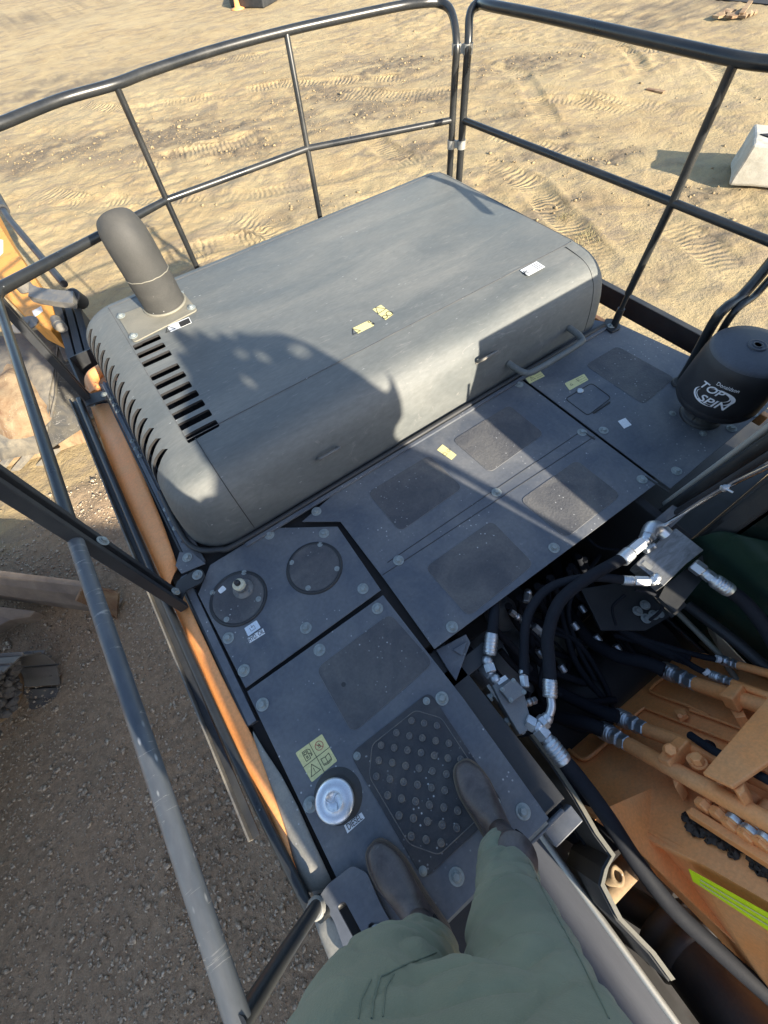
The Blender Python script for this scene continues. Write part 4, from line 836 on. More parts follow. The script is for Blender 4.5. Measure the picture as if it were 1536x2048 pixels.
# thin bent lines lying on the plate
bt([(1418, 1432), (1372, 1410), (1312, 1388), (1302, 1376), (1340, 1345)], .014, .007, 'grease_line'); bt([(1462, 1483), (1362, 1444), (1300, 1420), (1284, 1418), (1240, 1458)], .014, .006, 'grease_line'); bt([(1490, 1460), (1436, 1440), (1380, 1420)], .014, .006, 'grease_line'); bt([(1240, 1458), (1190, 1505), (1165, 1518), (1138, 1500)], .014, .008, 'grease_line')
def clamp(cx_, cy_, h, ax_px, wd_px, th):
    """orange saddle block across the lines, drawn by its four top corners"""
    q = [bp_(x, y, h) for x, y in ax_px]; mb = MB(); mb.prism(q, -NB * th); return mb
mb = clamp(0, 0, hb + .045, [(1354, 1470), (1378, 1480), (1336, 1525), (1312, 1514)], 0, .05); c_ = mb.build('line_clamp', 'orange', boom, bev=.005)
mb = clamp(0, 0, hb + .045, [(1463, 1364), (1487, 1370), (1464, 1398), (1436, 1388)], 0, .06); mb.build('line_clamp', 'orange', boom, bev=.005)
mb = MB(); mb.hexp(bp_(1341, 1499, hb + .045), bp_(1341, 1499, hb + .075), .019); mb.lathe(bp_(1341, 1499, hb + .045), NB, [(.024, 0), (.024, .004)], 18); mb.build('bolt', 'orange', boom)
mb = MB(); mb.prism([bp_(x, y, hb - .01) for x, y in ((1325, 1505), (1345, 1500), (1360, 1560), (1350, 1575))], -NB * .06); mb.build('clamp_leg', 'orange', boom, bev=.003); mb = MB(); mb.prism([bp_(x, y, hb - .02) for x, y in ((1450, 1400), (1472, 1395), (1492, 1432), (1470, 1436))], -NB * .05); mb.build('clamp_leg', 'orange', boom, bev=.003)
mb = MB(); mb.prism([bp_(x, y, .015) for x, y in ((1352, 1428), (1372, 1424), (1378, 1436), (1362, 1446))], NB * .02); mb.hexp(bp_(1360, 1432, .035), bp_(1360, 1432, .05), .010); mb.build('line_clamp', 'orange', boom, bev=.003)
mb = MB(); mb.prism([bp_(x, y, .17) for x, y in ((1404, 1545), (1540, 1388), (1660, 1440), (1463, 1573))], -NB * .014); mb.prism([bp_(x, y, .155) for x, y in ((1463, 1573), (1485, 1556), (1490, 1580), (1478, 1592))], -NB * .06); o = mb.build('cover_plate', 'orange', boom, bev=.004); o['label'] = 'flat orange cover bracket over the oil lines'
mb = MB(); q = bp_(1399, 1527, .12); mb.lathe(q, NB, [(.024, 0), (.024, .005)], 18); mb.hexp(q + NB * .005, q + NB * .03, .019); q = bp_(1400, 1541, .08); mb.cyl(q, q + NB * .05, .02); mb.build('bolt', 'orange', boom)
bt([(1380, 1470), (1425, 1500), (1470, 1522), (1536, 1560), (1640, 1610)], hb + .045, .013, 'black_hose', 'rubber'); mb = MB(); mb.lathe(bp_(1412, 1498, hb), bp_(1440, 1512, hb) - bp_(1412, 1498, hb), [(.031, 0), (.031, .012)], 20); mb.build('cable_tie', 'rubber', boom)
fitting(bp_(1202, 1458, hb), bp_(1257, 1489, hb), .030, parent=boom); fitting(bp_(1234, 1432, hb), bp_(1293, 1460, hb), .029, parent=boom); fitting(bp_(1325, 1338, hb), bp_(1392, 1368, hb), .031, parent=boom)
fitting(bp_(1443, 1320, hb), bp_(1478, 1331, hb), .017, parent=boom); fitting(bp_(1422, 1350, hb + .02), bp_(1466, 1366, hb + .02), .016, parent=boom)
# distribution block with short lines and worn grease below it
mb = MB(); mb.prism([bp_(x, y, .05) for x, y in ((1370, 1622), (1384, 1612), (1536, 1705), (1640, 1770), (1640, 1795), (1536, 1728))], -NB * .03); mb.build('distribution_bar', 'orange', boom, bev=.004)
mb = MB()
for k in range(90):
    u = random.random() ** 1.1; r_ = random.uniform(.006, .017); b0_ = bp_(1372 + 200 * u, 1632 + 125 * u + random.uniform(-10, 22), .004); vv_ = len(mb.v)
    mb.lathe(b0_, NB + V((random.uniform(-.5, .5), random.uniform(-.3, .3), 0)), [(r_ * random.uniform(.8, 1.3), 0), (r_ * random.uniform(.6, 1), r_ * .5), (0, r_ * .8)], 6)
    for q_ in range(vv_, len(mb.v)): mb.v[q_] = mb.v[q_] + V((random.uniform(-1, 1), random.uniform(-1, 1), random.uniform(-1, 1))) * r_ * .3
o = mb.build('caked_grease', 'grease', boom); o['label'] = 'black caked grease along the distribution bar'
for k, (a, b_) in enumerate((((1408, 1612), (1450, 1560)), ((1438, 1630), (1480, 1576)), ((1462, 1650), (1508, 1590)), ((1494, 1672), (1540, 1610)), ((1525, 1688), (1570, 1625)))):
    bt([a, b_], .06, .0125 if k < 2 else .020, 'short_line', sm=False)
    if k >= 2: fitting(bp_(a[0] + 4, a[1] - 4, .062), bp_(a[0] + 20, a[1] - 24, .062), .019, parent=boom)
    mb = MB(); mb.hexp(bp_(a[0] - 6, a[1] + 6, .055), bp_(a[0] + 5, a[1] - 6, .055), .024); mb.build('hex_nut', 'orange', boom)
mb = MB(); mb.cyl((tp_[0].x + .05, OB.y + .12, OB.z - .15), (tp_[4].x, OB.y + .12, OB.z - .15), .15, 32); mb.build('boom_foot', 'bay', boom)
# the boom bends forward higher up; arm cylinder and hoses ride on it (outside the picture, they cast the shadow)
el_ = V((.87, e1.y - .3, e1.z - .2)); mb = MB(); mb.box((.55, -3.6, 3.2), (1.19, -2.75, 3.9)); 
# ---------------------------------------------------------------- hydraulic bay
bayo = MB()
bayo.box((.22, 1.0, -1.0), (1.35, 1.04, -.04)); bayo.box((.30, .0, -1.02), (1.5, 1.04, -.98)); bayo.box((1.30, -.02, -1.0), (1.34, 1.0, -.03))
bayo.box((.30, .25, -.95), (.9, .9, -.60)); bayo.cyl((.62, .05, -.98), (.62, .05, -.75), .26, 32)
bay = bayo.build('pump_bay', 'bay', ex, bev=.006); bay['label'] = 'dark bay of pumps and hoses behind the boom foot'
mb = MB(); mb.lathe((.60, .10, -.62), (.2, .1, 1), [(.19, -.1), (.19, 0), (.15, .02), (.11, .02), (.10, .05), (0, .05)], 32)
mb.lathe((.72, .28, -.55), (0, .2, 1), [(.08, -.2), (.08, 0), (.05, .01), (.05, .06), (0, .06)], 24); mb.build('hydraulic_pump', 'cast', bay)
mb = MB(); mb.lathe((.70, -.04, -.72), (0, 0, 1), [(.30, 0), (.30, .03), (.26, .032), (.13, .03), (.12, .0)], 48); mb.build('swing_ring', 'plate', bay)
for q, s_ in (((1290, 1210), 1.0), ((1307, 1230), 1.0), ((1275, 1222), 1.0), ((1292, 1237), 1.0), ((1320, 1228), .8)):
    bolt(bay, at(*q, -.35), s_)
mb = MB(); mb.prism(px([(1160, 1180), (1330, 1150), (1345, 1230), (1290, 1262), (1200, 1262)], -.37), (0, 0, .012)); mb.build('bay_bracket', 'black', bay)
def hose(pts, r, name='hydraulic_hose', lab=None, mat='rubber', parent=ex, seg=14):
    """pts = (x, y, z) photo point and height"""
    mb = MB(); mb.tube([at(x, y, z) for x, y, z in pts], r, seg, True, True, 7); o = mb.build(name, mat, parent)
    if lab: o['label'] = lab
    return o
# main valve block on its post (left) and the upper valve block (right)
zb = -.06
vb = MB().prism(rrect([at(x, y, zb) for x, y in ((985, 1371), (1012, 1352), (1048, 1385), (1058, 1425), (1070, 1452), (1040, 1470), (1003, 1408))], .004), (0, 0, -.07)).build('valve_block', 'cast', ex, bev=.003); vb['label'] = 'grey valve block nearest the walkway'
mb = MB(); mb.prism(rrect([at(x, y, zb + .03) for x, y in ((1000, 1378), (1027, 1356), (1054, 1384), (1022, 1406))], .004), (0, 0, -.03)); o = mb.build('valve_cover', 'cast', vb, bev=.002)
for q in ((1005, 1379), (1027, 1361), (1048, 1384), (1022, 1400)): bolt(vb, at(*q, zb + .0305), .36)
mb = MB(); mb.prism([at(x, y, zb + .002) for x, y in ((992, 1362), (1010, 1350), (1016, 1358), (998, 1370))], (0, 0, .001)); mb.build('rating_plate', 'stickerwhite', vb)
for q in ((982, 1393), (1016, 1441)): mb = MB(); a = at(*q, -.10); mb.cyl(a, a + V((.05, .02, 0)), .008); mb.hexp(a + V((-.012, 0, 0)), a, .014); mb.build('bolt', 'washer', vb)
fb2 = MB(); fb2.prism([at(x, y, -.09) for x, y in ((973, 1372), (978, 1368), (1052, 1465), (1046, 1470))], (0, 0, -.22)); fb2.build('mount_plate', 'galv', vb)
ub = MB(); zu = .0
ub.prism(rrect([at(x, y, zu) for x, y in ((1272, 1128), (1330, 1068), (1352, 1056), (1408, 1100), (1372, 1128), (1328, 1172), (1300, 1150))], .004), (0, 0, -.06))
vb2 = ub.build('valve_block', 'brushed', ex, bev=.010); vb2['label'] = 'bare metal valve block mounted beside the cab'
mb = MB(); mb.prism([at(x, y, zu + .001) for x, y in ((1283, 1128), (1290, 1121), (1306, 1134), (1299, 1142))], (0, 0, .001)); mb.build('rating_plate', 'galv', vb2)
mb = MB(); mb.prism([at(x, y, -.07) for x, y in ((1330, 1172), (1405, 1110), (1412, 1150), (1350, 1225), (1318, 1195))], (0, 0, -.02)); mb.prism([at(x, y, -.16) for x, y in ((1305, 1190), (1345, 1235), (1375, 1210), (1330, 1170))], (0, 0, -.01)); mb.build('mount_bracket', 'black', vb2)
def chain(pts, r, parent, lab=None):
    """row of hex adapters, collars and nuts through points (x, y, z)"""
    P_ = [at(*q) for q in pts]; mb = MB()
    for a, b_ in zip(P_, P_[1:]):
        d = b_ - a; L = d.length; n_ = max(1, int(L / (r * 1.9)))
        for k in range(n_):
            u0, u1 = k / n_, (k + 1) / n_
            if k % 2 == 0: mb.hexp(a + d * u0, a + d * (u0 + (u1 - u0) * .8), r * random.uniform(.95, 1.15)); mb.cyl(a + d * (u0 + (u1 - u0) * .78), a + d * u1, r * .7)
            else: mb.lathe(a + d * u0, d, [(r * .8, 0), (r * .95, L * .1 / n_), (r * .95, L * .5 / n_), (r * .7, L * .55 / n_), (r * .7, L / n_)], 16)
        mb.lathe(b_, d, [(0, -r * .9), (r * .65, -r * .7), (r * .92, -r * .2), (r * .92, r * .2), (r * .6, r * .8), (0, r * .9)], 16)
    o = mb.build('hose_fitting', 'zinc', parent); return o
def ferrule(a, b_, r, parent):
    a = at(*a); b_ = at(*b_); mb = MB(); d = b_ - a; mb.lathe(a, d, [(r * .9, 0), (r * 1.14, d.length * .04), (r * 1.14, d.length * .9), (r, d.length)], 18)
    for k in range(5): mb.lathe(a + d * (.1 + k * .16), d, [(r * 1.14, 0), (r * 1.2, d.length * .02), (r * 1.2, d.length * .07), (r * 1.14, d.length * .09)], 18)
    return mb.build('crimp_ferrule', 'zinc', parent)
# block 1 fittings
chain([(983, 1345, -.05), (975, 1322, -.05)], .021, vb); ferrule((979, 1310, -.04), (984, 1266, -.02), .020, vb); hose([(984, 1270, -.02), (987, 1240, -.02), (988, 1200, -.05), (980, 1150, -.2)], .019, lab='short hose running up under the deck edge from the near block')
chain([(962, 1330, -.10), (990, 1358, -.07)], .021, vb); hose([(965, 1335, -.10), (945, 1312, -.12), (915, 1285, -.15), (890, 1250, -.25)], .021)
chain([(1050, 1375, -.05), (1046, 1345, -.05)], .0155, vb); hose([(1049, 1350, -.05), (1048, 1310, -.05), (1056, 1230, -.02), (1100, 1175, .0), (1180, 1155, .02), (1250, 1160, .0), (1256, 1161, .0)], .0165, lab='thinner hose arching from the near block to the upper block')
ferrule((1244, 1160, .0), (1268, 1162, .0), .016, vb2); chain([(1268, 1162, .0), (1305, 1163, .0), (1313, 1155, .01)], .0175, vb2)
chain([(1082, 1448, -.06), (1094, 1437, -.055)], .021, vb)
mb = MB(); mb.tube([at(1078, 1450, -.06), at(1094, 1438, -.055), at(1103, 1415, -.045), at(1101, 1392, -.04)], .0135, 14); mb.build('elbow_pipe', 'zinc', vb)
ferrule((1100, 1396, -.04), (1100, 1356, -.03), .020, vb)
hose([(1100, 1360, -.03), (1098, 1320, -.02), (1096, 1270, .0), (1118, 1205, .02), (1170, 1160, .03), (1225, 1128, .03), (1250, 1115, .03)], .0215, lab='thick hose arching from the near block to the upper block')
ferrule((1243, 1121, .03), (1262, 1103, .03), .022, vb2); chain([(1262, 1103, .03), (1290, 1080, .03), (1296, 1068, .03)], .0225, vb2)
mb = MB(); mb.tube([at(1296, 1072, .03), at(1304, 1056, .03), at(1318, 1058, .02), at(1332, 1070, .01)], .028, 14); mb.build('banjo_elbow', 'zinc', vb2)
chain([(1290, 1102, .02), (1306, 1092, .01)], .014, vb2)
chain([(1050, 1440, -.07), (1075, 1455, -.07), (1096, 1480, -.075)], .024, vb); ferrule((1096, 1482, -.075), (1130, 1525, -.08), .024, vb)
hose([(1124, 1517, -.08), (1160, 1560, -.09), (1215, 1635, -.12), (1270, 1720, -.18), (1340, 1810, -.24), (1430, 1895, -.30), (1536, 1990, -.36), (1640, 2080, -.40)], .0245, lab='long thick hose running forward from the near block')
chain([(1385, 1128, -.01), (1412, 1148, -.01), (1428, 1160, -.01)], .023, vb2); ferrule((1428, 1160, -.01), (1462, 1183, -.02), .023, vb2)
hose([(1455, 1178, -.02), (1490, 1205, -.03), (1530, 1255, -.05), (1580, 1340, -.1), (1650, 1450, -.2)], .024, lab='thick hose leaving the upper block toward the cab front')
chain([(1020, 1222, -.25), (1055, 1250, -.3)], .016, bay); chain([(1068, 1252, -.3), (1084, 1268, -.32)], .016, bay); chain([(1053, 1205, -.25), (1056, 1185, -.25)], .018, bay)
chain([(1070, 1400, -.16), (1050, 1408, -.12)], .014, vb)
# hoses feeding the boom lines
fh = hose([(1205, 1460, -.37), (1170, 1447, -.40), (1110, 1432, -.5), (1050, 1400, -.6), (1000, 1330, -.6)], .027, lab='hose feeding the nearest oil line')
hose([(1236, 1433, -.37), (1190, 1418, -.42), (1120, 1385, -.5), (1060, 1350, -.55), (1010, 1290, -.6)], .026)
hose([(1328, 1340, -.33), (1290, 1325, -.36), (1230, 1310, -.42), (1170, 1270, -.5), (1130, 1200, -.6), (1110, 1120, -.6)], .028, lab='hose feeding the third oil line')
hose([(1380, 1322, -.34), (1300, 1290, -.4), (1220, 1240, -.42), (1170, 1180, -.45), (1150, 1110, -.5)], .024)
hose([(1445, 1321, -.30), (1400, 1312, -.33), (1340, 1295, -.36), (1250, 1262, -.42), (1190, 1200, -.5), (1165, 1120, -.55)], .012); hose([(1424, 1351, -.28), (1390, 1335, -.30), (1340, 1305, -.36), (1230, 1270, -.45)], .012)
mb = MB(); a = at(1432, 1317, -.30); b_ = at(1440, 1319, -.30); mb.cyl(a, b_, .0145); a = at(1409, 1341, -.28); b_ = at(1416, 1347, -.28); mb.cyl(a, b_, .0145); mb.build('hose_marker', 'stickerwhite', fh)
for pts, r in (([(1100, 1250, -.5), (1160, 1290, -.5), (1210, 1370, -.55), (1225, 1420, -.6)], .012), ([(1060, 1260, -.4), (1090, 1300, -.42), (1080, 1370, -.4), (1110, 1400, -.4)], .009), ([(1000, 1300, -.4), (1050, 1350, -.45), (1150, 1400, -.5), (1230, 1400, -.55)], .014),
               ([(1200, 1110, -.35), (1140, 1200, -.4), (1150, 1280, -.5), (1190, 1360, -.55)], .011), ([(990, 1260, -.3), (1030, 1300, -.35), (1060, 1340, -.4)], .016), ([(1150, 1040, -.2), (1190, 1090, -.2), (1240, 1100, -.2)], .006), ([(1060, 1300, -.5), (1100, 1340, -.5), (1180, 1370, -.6)], .018),
               ([(1270, 1180, -.05), (1310, 1190, -.08), (1325, 1215, -.12), (1300, 1240, -.2)], .006), ([(1250, 1190, -.2), (1225, 1215, -.25), (1232, 1250, -.3)], .006), ([(960, 1290, -.3), (990, 1340, -.35), (1020, 1370, -.35), (1060, 1390, -.3)], .010), ([(1120, 1440, -.5), (1180, 1460, -.5), (1260, 1420, -.6)], .014)):
    hose(pts, r)
for k in range(16):
    ya = random.uniform(0, 1); x_s = 990 + 190 * ya + random.uniform(-10, 10); y_s = 1235 - 130 * ya; x_e = 1120 + random.uniform(-20, 180); y_e = 1500 - (x_e - 1120) * .9 - random.uniform(10, 60)
    zz = random.uniform(-.75, -.5)
    hose([(x_s, y_s, -.25), (x_s + random.uniform(0, 30), y_s + 50, zz + .1), ((x_s + x_e) / 2 + random.uniform(-30, 20), (y_s + y_e) / 2 + random.uniform(0, 40), zz), (x_e, y_e, zz - .05)], random.choice((.006, .009, .012, .015)), 'hydraulic_hose', parent=bay, seg=10)
for q in ((1160, 1210), (1190, 1270), (1145, 1245), (1075, 1300), (1120, 1330), (1100, 1230), (1230, 1290)): ferrule((q[0], q[1], -.45), (q[0] + 10, q[1] + 14, -.46), .013, bay)
# deck edge step pieces, posts and plates in front of the bay
mb = MB(); mb.prism(px([(872, 1300), (932, 1268), (941, 1285), (912, 1362), (895, 1338)], -.035), (0, 0, -.01)); mb.prism(px([(905, 1300), (935, 1282), (925, 1312)], -.03), (0, 0, .004)); mb.build('edge_bracket', 'deck', ex, bev=.002)
mb = MB(); mb.box((.215, -.335, -.24), (.30, .24, -.06)); mb.box((.22, .10, -.10), (.42, .16, -.06)); mb.build('bay_beam', 'black', ex, bev=.004)
mb = MB(); pl = [(1045, 1478), (1078, 1480), (1150, 1570), (1205, 1670), (1232, 1722), (1228, 1735), (1180, 1750), (1192, 1755)]
A = [at(x, y, -.14) for x, y in ((1060, 1470), (1105, 1530), (1150, 1598), (1190, 1668), (1222, 1712), (1208, 1738), (1200, 1770), (1235, 1838), (1300, 1905), (1340, 1960))]
vs_ = []; 
for q in A: vs_ += [q, q + V((.012, -.004, 0)), q + V((0, 0, -.30))]
mb.add(vs_, [(i * 3, i * 3 + 1, i * 3 + 4, i * 3 + 3) for i in range(len(A) - 1)]); mb.m = 1; mb.add(vs_, [(i * 3, i * 3 + 3, i * 3 + 5, i * 3 + 2) for i in range(len(A) - 1)]); o = mb.build('bay_edge_plate', ['plate', 'black'], ex); o['label'] = 'plate edge beside the long hose, sunlit pallor painted on its top face'  # paler top face paints in the sunlight on this edge
md = o.modifiers.new('s', 'SOLIDIFY'); md.thickness = .006
mb = MB(); mb.cyl(at(1205, 1790, -.55), at(1290, 1700, -.55), .04); mb.build('pivot_shaft', 'rust', ex); mb = MB(); mb.lathe(at(1225, 1750, -.35), (.5, -.2, 1), [(.03, -.02), (.03, .02), (.016, .022), (.014, 0)], 20); mb.build('pivot_lug', 'rust', ex)
mb = MB(); c1_ = at(1330, 1850, -.75); c2_ = at(1640, 2240, -.45); mb.tube([c1_, c2_], .115, 32, False); mb.lathe(c1_, c2_ - c1_, [(.115, -.01), (.132, 0), (.132, .03), (.122, .04), (.122, .06), (.130, .07), (.130, .10), (.115, .11)], 32); mb.tube([c1_ + V((-.1, .2, -.15)), c1_], .06, 20, False)
o = mb.build('boom_cylinder', 'black', ex); o['label'] = 'dark boom lift cylinder under the long hose'
mb = MB(); mb.tube([at(1180, 1680, -.45), at(1130, 1640, -.45), at(1110, 1610, -.45)], .05, 16); mb.tube([at(1075, 1560, -.35), at(1150, 1640, -.35), at(1200, 1730, -.35)], .022, 12); mb.tube([at(1120, 1540, -.4), at(1180, 1610, -.4), at(1225, 1700, -.4)], .025, 12); mb.build('lower_hoses', 'rubber', ex)
mb = MB(); a = at(1440, 1900, -.9); mb.lathe(a, (1, .2, 0), [(.05, -.1), (.05, .0), (.03, .01), (.03, .12), (.05, .13), (.05, .25)], 20); mb.build('chrome_pin', 'chrome', ex)
# step boxes in front of the tank: grey-blue top, rolled pale edge
mb = MB(); mb.box((.03, -1.6, -.36), (.20, -.345, -.33)); 
o = mb.build('front_step', 'step', ex, bev=.003); o['label'] = 'bare grey step top in front of the fuel tank'
mb = MB(); mb.tube([V((.207, -.345, -.335)), V((.207, -1.6, -.335))], .012, 10, False); mb.build('rolled_edge', 'galv', o)
mb = MB(); mb.box((.19, -.40, -.10), (.30, -.352, -.05)); mb.box((.11, -.352, -.05), (.27, -.34, -.03)); mb.build('step_bracket', 'deck', ex, bev=.003)
mb = MB(); mb.box((-.36, -1.7, -.42), (.20, -.36, -.40)); mb.box((-.36, -1.7, -1.2), (.19, -.36, -.42)); mb.build('tool_locker', 'bay', ex)
mb = MB(); mb.box((.22, -1.8, -1.3), (.30, .0, -.75)); mb.build('boom_mount_plate', 'bay', ex)
# ---------------------------------------------------------------- cab
cx0, cx1, cy0, cy1 = 1.355, 2.33, -1.85, -.03
cab = MB()
cab.box((cx0, cy0, -.95), (cx1, cy1, -.88)); cab.box((cx0 + .03, cy0 + .02, -.88), (cx1, cy0 + .05, -.3)); cab.box((cx0, cy1 - .03, -.95), (cx1, cy1, .12)); cab.box((cx0, cy0, -.95), (cx0 + .03, cy1, -.62))
cab.box((cx0, cy0, .70), (cx1, cy1, .775))
for x_, y_ in ((cx0, cy1 - .07), (cx1 - .07, cy1 - .07), (cx0, cy0), (cx1 - .07, cy0), (cx0, -.95)): cab.box((x_, y_, -.7), (x_ + .07, y_ + .07, .72))
cabo = cab.build('cab', 'black', ex, bev=.02); cabo['label'] = 'black operator cab at the right edge'
for nm, bx_ in (('side_window', ((cx0 + .012, cy0 + .08, -.60), (cx0 + .018, -.97, .69))), ('side_window', ((cx0 + .012, -.87, -.60), (cx0 + .018, cy1 - .08, .69))), ('rear_window', ((cx0 + .08, cy1 - .018, .13), (cx1 - .08, cy1 - .012, .69))), ('door_window', ((cx1 - .018, cy0 + .08, -.5), (cx1 - .012, cy1 - .08, .69))), ('windscreen', ((cx0 + .08, cy0 + .012, -.28), (cx1 - .08, cy0 + .018, .69)))):
    MB().box(*bx_).build(nm, 'glass', cabo)
mb = MB(); mb.box((1.52, -.95, -.75), (2.05, -.45, -.40)); mb.box((1.55, -.50, -.45), (2.02, -.36, .28)); mb.box((1.65, -.47, .25), (1.92, -.38, .45)); mb.box((1.38, -1.0, -.75), (1.50, -.4, -.22)); mb.box((2.08, -1.0, -.75), (2.2, -.4, -.22)); mb.build('seat', 'rubber', cabo, bev=.05)
MB().box((1.36, -.028, -.44), (2.7, .55, -.40)).build('gap_filler', 'black', cabo)  # added black filler hiding bright ground between deck and cab
MB().box((cx1 - .03, cy0 + .02, -.9), (cx1, cy1 - .02, -.12)).build('door_panel', 'black', cabo)
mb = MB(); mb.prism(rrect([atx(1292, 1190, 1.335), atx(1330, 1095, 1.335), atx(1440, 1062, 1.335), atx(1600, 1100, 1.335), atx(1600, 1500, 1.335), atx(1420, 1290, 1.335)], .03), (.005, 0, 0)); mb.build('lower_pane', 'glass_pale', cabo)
mb = MB(); mb.prism([atx(1408, 1250, 1.35), atx(1430, 1262, 1.30), atx(1560, 1400, 1.30), atx(1560, 1460, 1.30), atx(1438, 1300, 1.30)], (.004, 0, 0)); mb.build('lit_sand_quad', 'nylon', cabo)  # pale quad paints in sunlit sand glimpsed past the cab
# sloping tubes and trims on the cab's rear corner
mb = MB(); mb.tube([atx(1322, 1055, 1.24), atx(1400, 1005, 1.245), atx(1470, 965, 1.25), atx(1536, 933, 1.26), atx(1620, 890, 1.27)], .008, 10); mb.build('cab_pipe', 'chrome', cabo)
mb = MB(); mb.cyl(atx(1446, 978, 1.235), atx(1452, 975, 1.235), .011); mb.cyl(atx(1441, 972, 1.235), atx(1466, 985, 1.235), .0035); mb.build('pipe_clip', 'zinc', cabo)
mb = MB(); mb.tube([atx(1330, 1008, 1.40), atx(1430, 935, 1.41), atx(1536, 856, 1.42), atx(1650, 775, 1.43)], .012, 8, False); mb.build('cab_seal', 'galv', cabo)
mb = MB(); mb.tube([atx(1320, 1030, 1.36), atx(1430, 955, 1.37), atx(1536, 885, 1.38), atx(1650, 812, 1.39)], .022, 8, False); mb.build('cab_trim', 'rail', cabo)
mb = MB(); mb.tube([atx(1310, 1050, 1.30), atx(1430, 978, 1.31), atx(1536, 912, 1.32), atx(1650, 845, 1.33)], .012, 8, False); mb.build('cab_trim', 'precleaner', cabo)
mb = MB(); mb.prism([atx(1285, 1060, 1.22), atx(1345, 1010, 1.30), atx(1375, 1025, 1.32), atx(1310, 1085, 1.22)], (0, 0, -.02)); mb.build('cab_foot', 'deck', cabo)
mb = MB(); mb.tube([atx(1345, 1215, 1.25), atx(1440, 1310, 1.22), atx(1480, 1370, 1.2)], .012, 8, False); mb.build('cab_base_edge', 'plate', cabo)
mb = MB(); mb.tube([atx(1375, 1210, 1.27), atx(1480, 1290, 1.25), atx(1560, 1360, 1.23)], .022, 8, False); mb.build('cab_sill', 'black', cabo)
for a, b_ in (((1455, 880), 0), ((1500, 1035), 0)): pass
# ---------------------------------------------------------------- boom upper part and arm: what throws the big shadow over the hood
ub_ = MB()
# gooseneck side outline in (y, z); spans the boom width
def side(pts, xa, xb): ub_.prism([V((xa, y, z)) for y, z in pts], (xb - xa, 0, 0))
YP = -2.17; tq = (YP + 1.5) / SUN.y
def eq(x, z, h=0.0): return V((x, -1.5, z)) + SUN * tq
outl = [(.31, 1.0), (.31, 1.5), (.34, 1.60), (.42, 1.66), (.50, 1.71), (.53, 1.80), (.57, 1.78), (.585, 1.86), (.62, 1.88), (.65, 1.81), (.68, 1.84), (.71, 1.775), (.745, 1.80), (.77, 1.755), (.80, 1.775), (.84, 1.745), (.94, 1.71), (.98, 1.65), (1.00, 1.58), (1.03, 1.455), (1.06, 1.40), (1.085, 1.41), (1.115, 1.475), (1.107, 1.36), (1.095, 1.30), (1.05, 1.26), (1.03, 1.18), (.945, 1.07), (.90, .9), (.8, .6), (.40, .6)]
mb = MB(); mb.prism([eq(*q) for q in outl], (.03, -.22, .04)); elb = mb.build('boom_shade_outline', 'orange', boom)  # unseen boom part, outline shaped to cast the hood shadow
cm = MB()
for hx, hz, hw, hh in ((.925, 1.635, .034, .020), (.79, 1.665, .018, .016), (.735, 1.70, .02, .012), (.385, 1.475, .022, .026), (.66, 1.62, .012, .02)):
    cm.prism([eq(hx + math.cos(a) * hw, hz + math.sin(a) * hh) - SUN * .4 for a in np.linspace(0, 2 * math.pi, 13)[:-1]], SUN * .9)  # holes along the sun put light spots inside that shadow
cut(elb, cm.build('c', 'orange'))
mb = MB(); a = V((.80, -2.45, 1.72)); mb.bar(a, (.87, -6.2, 2.75), .50, .55); mb.build('upper_boom', 'orange', boom, bev=.02)
mb = MB(); mb.bar((.87, -6.0, 2.8), (.87, -8.6, 2.75), .40, .5); mb.build('digging_arm', 'orange', boom, bev=.02)
mb = MB(); mb.tube([eq(1.057, 1.074), eq(1.108, 1.01), eq(1.15, .895), eq(1.21, .70)], .020, 10); mb.tube([eq(1.057, 1.074), eq(1.0, 1.2)], .020, 8); mb.build('boom_hose', 'rubber', boom)
mb = MB(); mb.box((-.14, -1.9, .46), (.36, -1.5, .96)); mb.box((.0, -1.75, -.4), (.06, -1.69, .47)); mb.build('shade_box', 'sidegrey', ex, bev=.04)  # unseen box on a leg, added to shade the deck panels
mb = MB(); mb.prism(rrect([V((x, -1.52, z)) for x, z in ((.15, .98), (.30, .98), (.30, 1.36), (.225, 1.40), (.15, 1.34))], .03), (0, -.05, 0)); mb.tube([V((.24, -1.54, 1.0)), V((.3, -1.6, .9))], .012, 8); mb.build('shade_panel', 'black', ex)  # unseen panel added to shape the shade on the hood's left part
# ---------------------------------------------------------------- second excavator parked alongside
ex2 = thing('compact_excavator', 'smaller yellow-orange excavator with rusty bucket and dozer blade, parked left of the railing', 'excavator')
za = -1.15
def slab(name, pts, z, th, mat, lab=None, bev=.004, parent=ex2):
    q = [at(x, y, z) for x, y in pts]; o = MB().prism(q, (0, 0, -th)).build(name, mat, parent, bev=bev)
    if lab: o['label'] = lab
    return o
arm = slab('arm', [(-60, 330), (0, 452), (30, 500), (62, 545), (104, 612), (112, 640), (100, 660), (60, 640), (20, 600), (-60, 520)], za, .26, 'orange_worn', 'yellow-orange digging arm')
slab('warning_label', [(64, 622), (82, 612), (86, 622), (69, 634)], za + .003, .002, 'stickerwhite', bev=0, parent=arm)
slab('warning_label', [(-4, 478), (6, 480), (6, 505), (-4, 515)], za + .003, .002, 'stickerwhite', bev=0, parent=arm)
mb = MB(); c_ = at(50, 650, za + .001); mb.lathe(c_, ax_, [(.15, 0), (.15, .012), (.10, .014), (.065, .014), (.06, .03), (0, .032)], 36, False); mb.build('pivot_boss', 'linksteel', arm)
mb = MB(); mb.tube([at(-40, 345, za + .25), at(20, 440, za + .25), at(128, 568, za + .12)], .042, 16, False); o = mb.build('cylinder_rod', 'precleaner', ex2)
